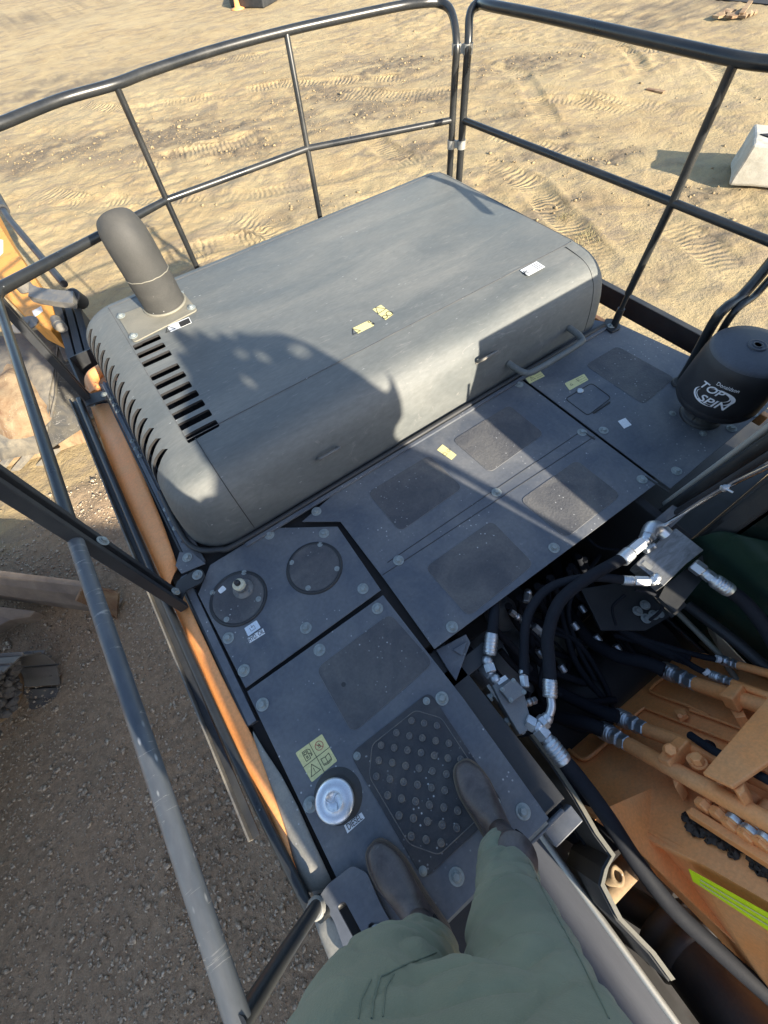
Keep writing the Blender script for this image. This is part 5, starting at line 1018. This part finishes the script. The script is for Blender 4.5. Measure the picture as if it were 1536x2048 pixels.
mb = MB(); mb.tube([at(-60, 300, za + .25), at(8, 420, za + .25)], .068, 16, False); mb.build('cylinder_barrel', 'black', ex2)
mb = MB(); lk = [at(x, y, za + .20) for x, y in ((58, 566), (76, 574), (110, 579), (146, 582), (146, 606), (110, 603), (74, 597), (56, 592))]; mb.prism(lk, (0, 0, -.07)); c_ = at(53, 578, za + .13); mb.lathe(c_, ax_, [(.085, 0), (.085, .10), (.055, .102), (.052, .085), (.03, .085), (.028, .10), (0, .10)], 32, False); mb.build('bucket_link', 'linksteel', ex2, bev=.004)
mb = MB(); c_ = at(153, 597, za + .10); mb.lathe(c_, V((-.2, -.5, .8)), [(.075, -.10), (.085, -.08), (.085, .07), (.07, .085), (0, .085)], 28, False); mb.build('link_pin', 'black', ex2)
mb = MB()
for a, b_, c2, d2 in (((104, 606), (120, 604), (150, 716), (136, 720)), ((126, 602), (140, 604), (168, 712), (154, 716)), ((146, 612), (160, 614), (184, 700), (172, 710))): mb.prism([at(*a, za + .02), at(*b_, za + .02), at(*c2, za - .05), at(*d2, za - .05)], (0, 0, -.30))
mb.prism([at(x, y, za - .10) for x, y in ((106, 606), (158, 614), (182, 702), (138, 718))], (0, 0, -.02)); mb.build('hitch', 'black', ex2)
mb = MB(); mb.tube([at(112, 640, za + .03), at(124, 656, za + .03)], .055, 16, False); mb.tube([at(116, 648, za + .03), at(119, 652, za + .03)], .062, 16, False); mb.build('hitch_pin', 'linksteel', ex2)
# bucket: two side cheeks, curved back, lip with teeth
bk = MB(); zb2 = -1.55
outer_ = [(0, 640), (60, 655), (110, 652), (140, 700), (190, 720), (200, 790), (170, 850), (110, 880), (60, 905), (0, 915)]
back = [(20, 660), (60, 700), (88, 770), (95, 840), (80, 900)]
A = [at(x, y, -1.50) for x, y in ((-90, 650), (-40, 665), (20, 672), (70, 668), (118, 655))]
top_pts = [((118, 652), -1.45), ((125, 720), -1.50), ((108, 790), -1.62), ((95, 850), -1.80), ((90, 905), -2.05)]
left_pts = [((-160, 700), -1.45), ((-150, 770), -1.50), ((-160, 840), -1.62), ((-165, 900), -1.80), ((-170, 950), -2.05)]
vs_ = []
for (p_, z1), (q_, z2) in zip(top_pts, left_pts):
    a = at(*p_, z1); b_ = at(*q_, z2)
    for k in range(9): u = k / 8; c2 = a.lerp(b_, u); vs_.append(c2)
mb = MB(); mb.add(vs_, [(i * 9 + k, i * 9 + k + 1, (i + 1) * 9 + k + 1, (i + 1) * 9 + k) for i in range(4) for k in range(8)], True)
bucket = mb.build('bucket', 'steelworn', ex2); bucket['label'] = 'rusty bucket tipped on the sand'; md = bucket.modifiers.new('s', 'SOLIDIFY'); md.thickness = .02
def plate(name, pts, mat, parent, th=(0, 0, -.03), lab=None):
    mb = MB(); mb.prism([at(*p_) for p_ in pts], th); o = mb.build(name, mat, parent, bev=.006)
    if lab: o['label'] = lab
    return o
plate('side_cheek', [(118, 655, -1.44), (122, 650, -1.44), (165, 660, -1.5), (188, 720, -1.55), (196, 790, -1.75), (175, 850, -1.95), (90, 905, -2.06), (94, 850, -1.81), (107, 790, -1.63), (124, 720, -1.5)], 'scratched', bucket, (.03, 0, 0))
plate('wear_strip', [(112, 650, -1.43), (122, 650, -1.43), (110, 790, -1.60), (97, 850, -1.78), (86, 850, -1.78), (98, 790, -1.60), (112, 720, -1.48)], 'steelworn', bucket)
plate('cutting_edge', [(80, 868, -2.0), (190, 835, -1.95), (196, 872, -2.12), (88, 912, -2.17)], 'rust', bucket)
plate('cutting_edge', [(-60, 912, -2.05), (78, 890, -2.0), (84, 915, -2.17), (-60, 950, -2.17)], 'rust', bucket)
for k, (a, b_) in enumerate((((100, 900), (70, 925)), ((50, 905), (20, 935)), ((10, 910), (-20, 945)))):
    plate('tooth', [(a[0], a[1], -2.02), (a[0] + 18, a[1] - 4, -2.02), (b_[0] + 14, b_[1] + 4, -2.15), (b_[0], b_[1] + 6, -2.15)], 'steelworn', bucket, (0, 0, -.04))
plate('top_plate', [(100, 655, -1.40), (165, 655, -1.42), (180, 700, -1.46), (128, 720, -1.46)], 'steelworn', bucket)
mb = MB(); hv = []
hc = at(30, 790, -1.55)
for i in range(13):
    for k in range(25):
        r_ = i / 12; a = 2 * math.pi * k / 24; q = at(25 + math.cos(a) * 72 * r_ - 8 * math.sin(a), 785 + math.sin(a) * 80 * r_, -1.62); q.z = -1.62 + .16 * (1 - r_ ** 2) + .05 * noise.noise(q * 5) - .12 * r_ ** 4; hv.append(q)
mb.add(hv, [(i * 25 + k, i * 25 + k + 1, (i + 1) * 25 + k + 1, (i + 1) * 25 + k) for i in range(12) for k in range(24)], True); mb.build('sand_load', 'rust', bucket)
# dozer blade
mb = MB(); bl = []
prof = [(0.0, .52), (.05, .52), (.05, .47), (.0, .44), (-.06, .30), (-.06, .16), (-.0, .02), (.08, .0), (.05, -.02), (-.06, .0), (-.12, .15), (-.12, .32), (-.06, .46)]
e0 = at(168, 1175, G + .5); e1_ = at(-140, 1135, G + .5); d_ = (e1_ - e0).normalized(); n_ = V((-d_.y, d_.x, 0)); 
if n_.y < 0: n_ = -n_
mb.prism([V((e0.x, e0.y, G)) + n_ * a + V((0, 0, b_)) for a, b_ in prof], d_ * 1.9); blade = mb.build('dozer_blade', 'blade', ex2, bev=.004); blade['label'] = 'worn steel dozer blade lying level'
mb = MB(); w0 = V((e0.x, e0.y, G)); mb.prism([w0 + n_ * -.12 + V((0, 0, .5)), w0 + n_ * .05 + V((0, 0, .52)), w0 - d_ * .26 + n_ * .02 + V((0, 0, .42)), w0 - d_ * .05 + n_ * -.13 + V((0, 0, .02)), w0 + n_ * -.10 + V((0, 0, .02))], d_ * .02); mb.prism([w0 + n_ * .04 + V((0, 0, .50)), w0 - d_ * .27 + n_ * .03 + V((0, 0, .41)), w0 - d_ * .05 + n_ * -.11 + V((0, 0, .02)), w0 + V((0, 0, .02))], n_ * -.02); mb.build('end_bit', 'rust', blade)
plate('push_arm', [(-100, 1200, G + .36), (70, 1222, G + .32), (60, 1234, G + .28), (20, 1240, G + .28), (-100, 1300, G + .3)], 'blade', blade, (0, 0, -.12))
# crawler track: individual shoes around the loop, chain and frame
p_a = at(128, 1345, G); t_dir = (at(6, 1700, G) - at(115, 1370, G)); t_dir.z = 0; t_dir.normalize(); side_ = V((t_dir.y, -t_dir.x, 0))
if side_.x > 0: side_ = -side_
R0_ = .29; Lg = 2.7; step = .185; W0 = .46
base_ = V((p_a.x, p_a.y, 0)) + t_dir * (R0_ * .7)
def loop(s):
    st = Lg; ar = math.pi * R0_; tot = 2 * st + 2 * ar; s = s % tot
    if s < st: return base_ + t_dir * (st - s) + V((0, 0, G + 2 * R0_)), -t_dir, V((0, 0, 1))
    s -= st
    if s < ar: a = s / R0_; return base_ + V((0, 0, G + R0_)) - t_dir * math.sin(a) * R0_ + V((0, 0, math.cos(a) * R0_)), (-t_dir * math.cos(a) - V((0, 0, math.sin(a)))), (-t_dir * math.sin(a) + V((0, 0, math.cos(a))))
    s -= ar
    if s < st: return base_ + t_dir * s + V((0, 0, G)), t_dir, V((0, 0, -1))
    s -= st; a = s / R0_; return base_ + t_dir * st + V((0, 0, G + R0_)) + t_dir * math.sin(a) * R0_ - V((0, 0, math.cos(a) * R0_)), t_dir * math.cos(a) + V((0, 0, math.sin(a))), t_dir * math.sin(a) - V((0, 0, math.cos(a)))
tot = 2 * Lg + 2 * math.pi * R0_; ns = int(tot / step)
q0 = base_ + side_ * .26
frame_ = MB(); frame_.prism([q0 + t_dir * .25 + V((0, 0, G + .42)), q0 + t_dir * Lg + V((0, 0, G + .42)), q0 + t_dir * Lg + V((0, 0, G + .12)), q0 + t_dir * .25 + V((0, 0, G + .12))], side_ * .12)
track = frame_.build('crawler_track', 'steelworn', ex2, bev=.006); track['label'] = 'steel crawler track with dusty shoes'
mb = MB(); mb.lathe(q0 - side_ * .03 + V((0, 0, G + R0_)), side_, [(.06, -.02), (.07, .0), (.20, .01), (.235, .03), (.235, .17), (0, .17)], 28); mb.build('idler', 'rust', track)
mb = MB()
for k in range(150):
    a = random.uniform(0, 6.28); rr_q = random.random() ** .5 * .2; c2 = q0 - side_ * random.uniform(.02, .16) + t_dir * (math.cos(a) * rr_q - .03) + V((0, 0, G + .36 + math.sin(a) * rr_q * .7)); r_ = random.uniform(.015, .045)
    mb.lathe(c2, V((random.uniform(-1, 1), random.uniform(-1, 1), 1)), [(r_ * .6, -r_ * .5), (r_, 0), (r_ * .5, r_ * .6), (0, r_ * .7)], 6, False)
mb.build('packed_mud', 'trackshoe', track)
for i in range(ns):
    s = (i + .5) * tot / ns; c_, d1_, n1_ = loop(s); mb = MB(); a = c_ - d1_ * step * .485; b_ = c_ + d1_ * step * .485
    mb.prism([a, b_, b_ + side_ * W0, a + side_ * W0], n1_ * .014); mb.prism([a, a + d1_ * .014, a + d1_ * .014 + side_ * W0, a + side_ * W0], n1_ * .036); mb.prism([c_, c_ + d1_ * .012, c_ + d1_ * .012 + side_ * W0, c_ + side_ * W0], n1_ * .030)
    if c_.z < G + .1: mb.lathe(c_ + side_ * .07 + V((0, 0, .0005)), ax_, [(.014, -.003), (.014, .0008), (0, .001)], 10)
    mb.build('track_shoe', 'trackshoe', track, bev=.003)
gd = [q0 - side_ * .10 + t_dir * .42, q0 + side_ * .35 + t_dir * .30, q0 + side_ * .35 + t_dir * 2.9, q0 - side_ * .10 + t_dir * 2.9]
mb = MB(); mb.prism([V((q.x, q.y, G + .62)) for q in gd], V((0, 0, .05))); mb.prism([V((gd[0].x, gd[0].y, G + .40)), V((gd[3].x, gd[3].y, G + .40)), V((gd[3].x, gd[3].y, G + .63)), V((gd[0].x, gd[0].y, G + .63))], side_ * .02); mb.build('track_guard', 'trackshoe', ex2, bev=.008)
body = MB(); c_ = base_ + side_ * 1.1 + t_dir * 1.6; body.lathe((c_.x, c_.y, G + .95), ax_, [(1.0, 0), (1.15, .1), (1.15, .8), (1.0, .95)], 32); body.lathe((c_.x, c_.y, G + .6), ax_, [(.5, 0), (.5, .4)], 24); body.box((c_.x - .5, c_.y - .6, G + 1.9), (c_.x + .5, c_.y + .5, G + 2.7)); body.build('upper_body', 'orange_worn', ex2, bev=.04)
mb = MB(); mb.bar((c_.x + .2, c_.y + .9, G + 1.5), (c_.x + .6, c_.y + 2.6, G + 2.6), .25, .4); aq = at(-60, 430, za - .1); mb.bar((c_.x + .6, c_.y + 2.6, G + 2.6), aq, .25, .35); mb.build('boom', 'orange_worn', ex2, bev=.03)
# ---------------------------------------------------------------- yard objects
Bn = at(1457.5, 370, G); Bf = at(1462.5, 313, G)
hgt = .56
e_y = (Bf - Bn); e_y.z = 0; Ln = .9; e_y = e_y.normalized(); e_x = V((e_y.y, -e_y.x, 0))
mb = MB(); mb.prism([Bn + e_x * .0, Bn + e_x * 1.6, Bn + e_x * 1.6 + e_y * Ln, Bn + e_y * Ln], (0, 0, hgt)); 
blk = mb.build('concrete_block', 'concrete', None, bev=.035)
b_ = bmesh.new(); b_.from_mesh(blk.data)
for v_ in b_.verts:
    if v_.co.z > G + .3: cxy = Bn + e_x * .8 + e_y * Ln / 2; v_.co.x = cxy.x + (v_.co.x - cxy.x) * .95; v_.co.y = cxy.y + (v_.co.y - cxy.y) * .95
bmesh.ops.subdivide_edges(b_, edges=b_.edges[:], cuts=9, use_grid_fill=True)
for v_ in b_.verts: v_.co += noise.noise_vector(v_.co * 6) * .012 + noise.noise_vector(v_.co * 2) * .015
b_.to_mesh(blk.data); b_.free()
tag(blk, 'pale weathered concrete block standing on the sand beyond the side rail', 'concrete block')
mb = MB(); tl = [(.06, .42), (.18, .50), (.26, .62), (.20, .80), (.30, .84), (.34, .70), (.44, .66), (.40, .50), (.55, .46), (.60, .60), (.75, .55), (.72, .36), (.50, .34), (.38, .22), (.30, .36), (.16, .30)]
topz = G + hgt
mb.prism([Bn + e_x * (a * 1.5 + .03) + e_y * (c2 * Ln) + V((0, 0, hgt + .006)) for a, c2 in tl], (0, 0, .016)); mb.build('dark_stain', 'bay', blk)
# black box with an orange object at the top of the picture
c_ = at(495, 8, G); mb = MB(); mb.prism([V((q.x, q.y, G)) for q in (at(462, 16, G), at(528, 18, G), at(556, 2, G), at(548, -22, G), at(470, -20, G))], (0, 0, .35)); crate = mb.build('black_crate', 'black', None, bev=.05)
mb = MB()
for k in range(5): 
    a = at(494 + k * 3, 14, G + .2); mb.bar(a, a + V((0, 0, .12)), .05, .03)
mb.build('vent_rib', 'rail', crate)
tag(crate, 'black ribbed equipment case on the sand at the top edge', 'equipment case')
mb = MB(); c_ = at(476, 18, G); mb.lathe(c_, ax_, [(.28, 0), (.28, .03), (.12, .06), (.06, .45), (0, .46)], 20); o = mb.build('orange_cone', 'orange'); tag(o, 'faded orange marker cone against the black case', 'cone')
mb = MB()
for k in range(9):
    a = at(1435 + k * 9, 40 - (k % 3) * 4, G); a.z += .02; mb.prism([a, a + V((random.uniform(.15, .4), random.uniform(-.1, .1), 0)), a + V((random.uniform(.2, .3), random.uniform(.1, .35), .03)), a + V((0, .2, 0))], (0, 0, .05))
mb.bar(at(1478, 38, G) + V((0, 0, .1)), at(1492, 24, G) + V((0, 0, .2)), .12, .04); o = mb.build('scrap_debris', 'rust'); tag(o, 'low heap of dark scrap far out on the sand, upper right', 'scrap')
mb = MB(); a = at(1294, 178, G + .01); b__ = at(1328, 184, G + .01); mb.bar(a, b__, .12, .03); o = mb.build('wood_offcut', 'rust'); tag(o, 'thin brown offcut lying on the sand between the rails', 'offcut')
mb = MB(); q = at(1480, -30, G); q2 = at(1600, -20, G); mb.prism([V((at(1425, 2, G).x, at(1425, 2, G).y, G + .03)), V((at(1600, 20, G).x, at(1600, 20, G).y, G + .03)), V((at(1650, -60, G).x, at(1650, -60, G).y, G + .03)), V((at(1400, -60, G).x, at(1400, -60, G).y, G + .03))], (0, 0, .02)); o = mb.build('road', 'bay'); tag(o, None, None, None, 'structure')
# unseen shed added ahead of the machines, roof line shaped to shade the gravel
shed = thing('shade_shed', 'unseen grey shed added ahead of the machines to shade the gravel', 'shed', (0, 0, 0))
yS = -9.0; zS = G + (4.05 - yS - .0) * math.tan(EL) / abs(math.sin(AZ))
def zr(x): return 3.24 + .41 * (.4 - x)
mb = MB(); mb.prism([V((-12, yS, G)), V((1.3, yS, G)), V((1.3, yS, zr(1.3) - .03)), V((-5.35, yS, zr(-5.35) - .03)), V((-12, yS, zr(1.3) - .03))], (0, -6, 0)); w_ = mb.build('wall', 'shed', shed)
mb = MB(); mb.prism([V((1.4, yS, zr(1.4))), V((-5.35, yS, zr(-5.35))), V((-5.35, yS, zr(-5.35) - .028)), V((1.4, yS, zr(1.4) - .028))], (0, -6.2, 0)); mb.prism([V((-12.1, yS, zr(1.4))), V((-5.35, yS, zr(-5.35))), V((-5.35, yS, zr(-5.35) - .028)), V((-12.1, yS, zr(1.4) - .028))], (0, -6.2, 0)); mb.build('roof', 'galv', shed)
mb = MB(); mb.box((-6, yS + .002, G), (-3, yS + .04, G + 3)); mb.build('door', 'sidegrey', shed)
# ================================================================ PERSON looking down at the boots
per_ = thing('person', 'person in green work trousers and brown leather boots standing on the walkway', 'person')
def ring_loft(mb, secs, seg=24):
    """secs: (centre, x axis, y axis, fn(angle)->radius pair)"""
    vs = []
    for c_, xa, ya, rx_, ry_ in secs:
        for j in range(seg): a = 2 * math.pi * j / seg; vs.append(c_ + xa * math.cos(a) * rx_ + ya * math.sin(a) * ry_)
    n = seg; mb.add(vs, [(i * n + j, i * n + (j + 1) % n, (i + 1) * n + (j + 1) % n, (i + 1) * n + j) for i in range(len(secs) - 1) for j in range(n)] + [tuple(range(n))[::-1], tuple(range((len(secs) - 1) * n, len(secs) * n))], True)
def boot(heel, toe, lab):
    heel = V((heel[0], heel[1], 0)); toe = V((toe[0], toe[1], 0)); d = (toe - heel).normalized(); L = (toe - heel).length; sx_ = V((d.y, -d.x, 0)); up = V((0, 0, 1))
    # upper: cross sections across the foot, superelliptic, from heel to toe
    st = [0, .03, .10, .22, .36, .50, .62, .72, .82, .90, .955, .985, 1.0]
    hw = [.012, .026, .034, .036, .037, .040, .045, .047, .043, .036, .027, .018, .007]
    zt_ = [.10, .135, .150, .150, .128, .100, .080, .067, .056, .047, .040, .033, .024]
    zb_ = [.016] * 13
    mb = MB(); seg = 28; vs = []
    for s_, w_, t_, b_ in zip(st, hw, zt_, zb_):
        for j in range(seg):
            a = 2 * math.pi * j / seg; ca, sa = math.cos(a), math.sin(a); hh = (t_ - b_) / 2; zc = (t_ + b_) / 2
            wx = w_ * (abs(ca) ** .85) * (1 if ca >= 0 else -1)
            if sa > 0: wx *= 1 - .30 * sa * (1 if s_ < .6 else .75)
            zz = zc + hh * (abs(sa) ** .9) * (1 if sa >= 0 else -1)
            q = heel + d * (s_ * L) + sx_ * wx + up * zz; vs.append(q)
    n = seg; k = len(st); mb.add(vs, [(i * n + j, i * n + (j + 1) % n, (i + 1) * n + (j + 1) % n, (i + 1) * n + j) for i in range(k - 1) for j in range(n)] + [tuple(range(n))[::-1], tuple(range((k - 1) * n, k * n))], True)
    o = mb.build('boot', 'leather', per_); o['label'] = lab
    sub_ = o.modifiers.new('s', 'SUBSURF'); sub_.levels = 2; sub_.render_levels = 2
    evalmesh(o)
    for v_ in o.data.vertices:   # creases over the instep and ankle
        s_ = (v_.co - heel).dot(d) / L
        if v_.co.z > .03: k_ = .0022 * math.sin(s_ * 60 + v_.co.z * 40) * max(0, 1 - abs(s_ - .42) / .22) + .0016 * noise.noise(v_.co * 38); v_.co += up * k_
    mb = MB(); shaft = heel + d * .066
    ring_loft(mb, [(shaft + up * z_ + d * o_, sx_, d, a_, b_) for z_, o_, a_, b_ in ((.10, .005, .036, .060), (.13, .0, .036, .055), (.16, -.002, .040, .050), (.19, -.004, .043, .050), (.22, -.004, .045, .051))]); sh = mb.build('shaft', 'leather', o)
    mb = MB(); gp = shaft + up * .15 + sx_ * .036; mb.prism(rrect([gp + d * -.022 + up * -.045, gp + d * .022 + up * -.045, gp + d * .022 + up * .05, gp + d * -.022 + up * .05], .008), sx_ * .004); mb.build('elastic_gusset', 'rubber', o)
    mb = MB(); gp = shaft + up * .15 - sx_ * .036; mb.prism(rrect([gp + d * -.022 + up * -.045, gp + d * .022 + up * -.045, gp + d * .022 + up * .05, gp + d * -.022 + up * .05], .008), sx_ * -.004); mb.build('elastic_gusset', 'rubber', o)
    out = []
    for s_, w_ in zip(st, hw): out.append((s_, w_))
    outl = [heel + d * (s_ * L * 1.02 - .002) + sx_ * (w_ + .0055) for s_, w_ in out] + [heel + d * (s_ * L * 1.02 - .002) - sx_ * (w_ + .0055) for s_, w_ in reversed(out)]
    mb = MB(); mb.prism([q + up * .010 for q in outl], up * .009); hb_ = [heel + d * (s_ * L) + sx_ * w_ for s_, w_ in out[:5]] + [heel + d * (s_ * L) - sx_ * w_ for s_, w_ in reversed(out[:5])]; mb.prism([q + up * .0025 for q in hb_], up * .0085); mb.prism([q + up * .004 for q in outl[8 - 4:12]] + [q + up * .004 for q in outl[14:22]], up * .007); mb.build('sole', 'sole', o, bev=.002)
    return shaft
sR = boot((.062, -.352), (.100, -.078), 'right boot, its toe on the studded plate')
sL = boot((-.195, -.372), (-.236, -.088), 'left boot beside the slotted bracket')
paint('seam_thread', (0.13, 0.16, 0.125), (0.17, 0.2, 0.16), .4, .9)
# trousers: lofted legs and hips fused into one cloth surface, then folded
def leg(mb, pts, seg=26):
    secs = []
    for (x_, y_, z_, rx_, ry_) in pts: secs.append((V((x_, y_, z_)), V((1, 0, 0)), V((0, 1, 0)), rx_, ry_))
    ring_loft(mb, secs, seg)
mb = MB()
leg(mb, [(.045, -.305, .125, .062, .074), (.038, -.305, .17, .068, .078), (.010, -.315, .26, .072, .080), (-.014, -.322, .38, .082, .084), (-.038, -.33, .50, .096, .092), (-.055, -.345, .64, .104, .102), (-.066, -.362, .78, .108, .112), (-.07, -.375, .90, .108, .118)])
leg(mb, [(-.206, -.335, .14, .060, .070), (-.208, -.325, .18, .064, .074), (-.212, -.300, .26, .070, .078), (-.218, -.276, .38, .077, .082), (-.224, -.248, .50, .086, .090), (-.233, -.222, .64, .096, .100), (-.240, -.216, .78, .103, .108), (-.245, -.235, .90, .108, .116)])
xa_ = V((.90, -.43, 0)); ya_ = V((.43, .90, 0))
ring_loft(mb, [(V((-.145, -.270, .66)), xa_, ya_, .09, .060), (V((-.15, -.280, .75)), xa_, ya_, .155, .105), (V((-.155, -.300, .83)), xa_, ya_, .185, .115), (V((-.155, -.31, .91)), xa_, ya_, .190, .122), (V((-.158, -.325, .99)), xa_, ya_, .175, .115), (V((-.16, -.345, 1.06)), xa_, ya_, .162, .105)], 26)
tr_ = mb.build('trousers', 'trousers', per_); tr_['label'] = 'loose green work trousers'
rm = tr_.modifiers.new('r', 'REMESH'); rm.mode = 'VOXEL'; rm.voxel_size = .0065
smo = tr_.modifiers.new('s', 'SMOOTH'); smo.iterations = 14; smo.factor = .6
evalmesh(tr_); tr_.data.materials.clear(); tr_.data.materials.append(MATS['trousers'])
tr_.data.calc_loop_triangles() if False else None
nrm = [v_.normal.copy() for v_ in tr_.data.vertices]
for v_, n_ in zip(tr_.data.vertices, nrm):
    c_ = v_.co; right_leg = c_.x > -.07; cx__ = .05 if right_leg else -.21
    w1_ = noise.noise(V((c_.x * 5, c_.y * 5, c_.z * 15 + c_.x * 9))) ; w2_ = abs(noise.noise(V((c_.x * 6 + 3, c_.y * 6, c_.z * 11 - c_.y * 12)))); w3_ = noise.noise(V((c_.x * 3, c_.y * 3, c_.z * 5)) + V((5, 5, 5)))
    w4_ = abs(noise.noise(V((c_.x * 9 + c_.z * 5, c_.y * 9 + 7, c_.z * 7 - c_.x * 6)))); k_ = .004 * w1_ - .008 * max(0, 1 - w2_ * 5) ** 1.2 + .006 * w3_ + .003 * max(0, 1 - w4_ * 8)
    if c_.z < .30: k_ += .006 * math.sin(c_.z * 95 + c_.x * 30) * (1 - c_.z / .30)
    v_.co = c_ + n_ * k_
for p_ in tr_.data.polygons: p_.use_smooth = True
from mathutils.bvhtree import BVHTree
bvh = BVHTree.FromPolygons([v_.co.copy() for v_ in tr_.data.vertices], [tuple(p_.vertices) for p_ in tr_.data.polygons])
def seam_on(pts, name, r=.0016, off=.0006):
    P_ = []
    for a, b_ in zip(pts, pts[1:]):
        for k in range(6): P_.append((a[0] + (b_[0] - a[0]) * k / 6, a[1] + (b_[1] - a[1]) * k / 6))
    out = []
    for x, y in P_:
        h_ = bvh.ray_cast(CAM, ray(x, y).normalized())
        if h_[0] is not None: out.append(h_[0] + h_[1] * off * (1 if h_[1].dot(CAM - h_[0]) > 0 else -1))
    if len(out) > 3: mb = MB(); mb.tube(out, r, 6, True, True, 2); mb.build(name, 'seam_thread', tr_)
seam_on([(872, 1905), (800, 1935), (760, 1955), (748, 2000), (742, 2046)], 'pocket_seam', .0012)
seam_on([(742, 1960), (722, 2000), (716, 2046)], 'pocket_seam', .0007)
seam_on([(788, 1948), (772, 1975), (764, 2046)], 'pocket_seam', .0007)
seam_on([(1052, 1712), (1095, 1800), (1150, 1900), (1200, 2000), (1222, 2046)], 'side_seam', .0009)
# body under and above the cloth (skin surface), shirt and hair; above the picture but it is what throws the shadow
bd = bpy.data.meshes.new('body')
J = {'pel': (-.16, -.33, .98), 'sp': (-.165, -.38, 1.15), 'ch': (-.17, -.42, 1.32), 'nk': (-.165, -.41, 1.50), 'hd': (-.145, -.365, 1.60), 'tp': (-.145, -.37, 1.70),
     'hr': (-.065, -.37, .88), 'kr': (-.028, -.33, .50), 'ar': (.045, -.305, .12), 'hl': (-.24, -.24, .88), 'kl': (-.23, -.20, .50), 'al': (-.205, -.318, .12),
     'sr': (-.03, -.51, 1.42), 'er': (-.02, -.66, 1.20), 'wr': (.035, -.25, 1.44), 'sl': (-.34, -.38, 1.42), 'el': (-.46, -.36, 1.24), 'wl': (-.16, -.11, 1.46), 'fr': (.048, -.14, 1.53), 'fl': (-.105, -.055, 1.54)}
RD = {'pel': .12, 'sp': .11, 'ch': .13, 'nk': .055, 'hd': .085, 'tp': .07, 'hr': .075, 'kr': .05, 'ar': .034, 'hl': .075, 'kl': .05, 'al': .034, 'sr': .055, 'er': .04, 'wr': .026, 'sl': .055, 'el': .04, 'wl': .026, 'fr': .03, 'fl': .03}
kk = list(J); E_ = [('pel', 'sp'), ('sp', 'ch'), ('ch', 'nk'), ('nk', 'hd'), ('hd', 'tp'), ('pel', 'hr'), ('hr', 'kr'), ('kr', 'ar'), ('pel', 'hl'), ('hl', 'kl'), ('kl', 'al'), ('ch', 'sr'), ('sr', 'er'), ('er', 'wr'), ('wr', 'fr'), ('ch', 'sl'), ('sl', 'el'), ('el', 'wl'), ('wl', 'fl')]
vv = [J[k] for k in kk]; ee = [(kk.index(a), kk.index(b_)) for a, b_ in E_]; rads = [RD[k] for k in kk]
for wn, fn_, sg in (('wr', 'fr', 1), ('wl', 'fl', -1)):      # five fingers round the edge of the phone
    base = V(J[fn_])
    for i in range(5):
        o1 = base + V((-.012 * sg + .0, .004, -.030 + i * .019)) if i < 4 else base + V((-.010 * sg, -.02, .03)); tip_ = o1 + V((-.028 * sg, .030 - .003 * i, .004)); t2 = tip_ + V((-.020 * sg, .004, .004))
        i0 = len(vv); vv += [tuple(o1), tuple(tip_), tuple(t2)]; rads += [.010, .009, .008]; ee += [(kk.index(fn_), i0), (i0, i0 + 1), (i0 + 1, i0 + 2)]
bd.from_pydata(vv, ee, []); body = bpy.data.objects.new('body', bd); sc.collection.objects.link(body); body.parent = per_
skm = body.modifiers.new('k', 'SKIN'); 
for sv, r in zip(bd.skin_vertices[0].data, rads): sv.radius = (r, r)
bd.skin_vertices[0].data[0].use_root = True
ss = body.modifiers.new('s', 'SUBSURF'); ss.levels = 2; ss.render_levels = 2
evalmesh(body); body.data.materials.clear(); body.data.materials.append(MATS['skin'])
for p_ in body.data.polygons: p_.use_smooth = True
mb = MB(); ring_loft(mb, [(V((x_, y_, z_)), xa_, ya_, a_, b_) for x_, y_, z_, a_, b_ in [(-.16, -.35, 1.00, .175, .115), (-.185, -.39, 1.10, .155, .125), (-.195, -.44, 1.25, .160, .135), (-.195, -.45, 1.38, .175, .120), (-.19, -.45, 1.45, .14, .10), (-.165, -.415, 1.50, .072, .07)]])
for sg, s_, e_, w_ in ((1, 'sr', 'er', 'wr'), (-1, 'sl', 'el', 'wl')):
    mb.tube([V(J[s_]) + V((-.03 * sg, 0, 0)), V(J[s_]), V(J[e_]), V(J[e_]).lerp(V(J[w_]), .3)], [.07, .068, .058, .052], 18)
sh_ = mb.build('shirt', 'shirt', per_); rm = sh_.modifiers.new('r', 'REMESH'); rm.voxel_size = .012; sm_ = sh_.modifiers.new('s', 'SMOOTH'); sm_.iterations = 5; evalmesh(sh_); sh_.data.materials.clear(); sh_.data.materials.append(MATS['shirt'])
for p_ in sh_.data.polygons: p_.use_smooth = True
mb = MB(); mb.lathe((-.145, -.385, 1.655), (0, .1, 1), [(.088, -.05), (.098, -.02), (.098, .03), (.08, .07), (.045, .095), (0, .10)], 24); mb.build('hair', 'hair', per_)
mb = MB()
for sx__ in (-.032, .032): mb.lathe((-.115 + sx__ * .9, -.292 - sx__ * .43, 1.60), (0, 1, -.5), [(.013, -.01), (.012, .002), (.0, .006)], 12)
mb.build('eyes', 'stickerwhite', per_)
mb = MB(); mb.lathe((-.105, -.280, 1.585), (0, 1, -.6), [(.016, -.02), (.012, .01), (0, .022)], 10); mb.build('nose', 'skin', per_)
ph = MB(); pm = V((.0, .0, 1.5)) - RZ * .016 - RX * .02
ph.prism(rrect([pm + RX * a_ + RY * b_ for a_, b_ in ((-.055, -.035), (.075, -.035), (.075, .04), (-.055, .04))], .008), RZ * -.009)
tag(ph.build('phone', 'precleaner'), 'dark phone held up in front of the face, above the picture', 'phone')
bpy.context.view_layer.update()
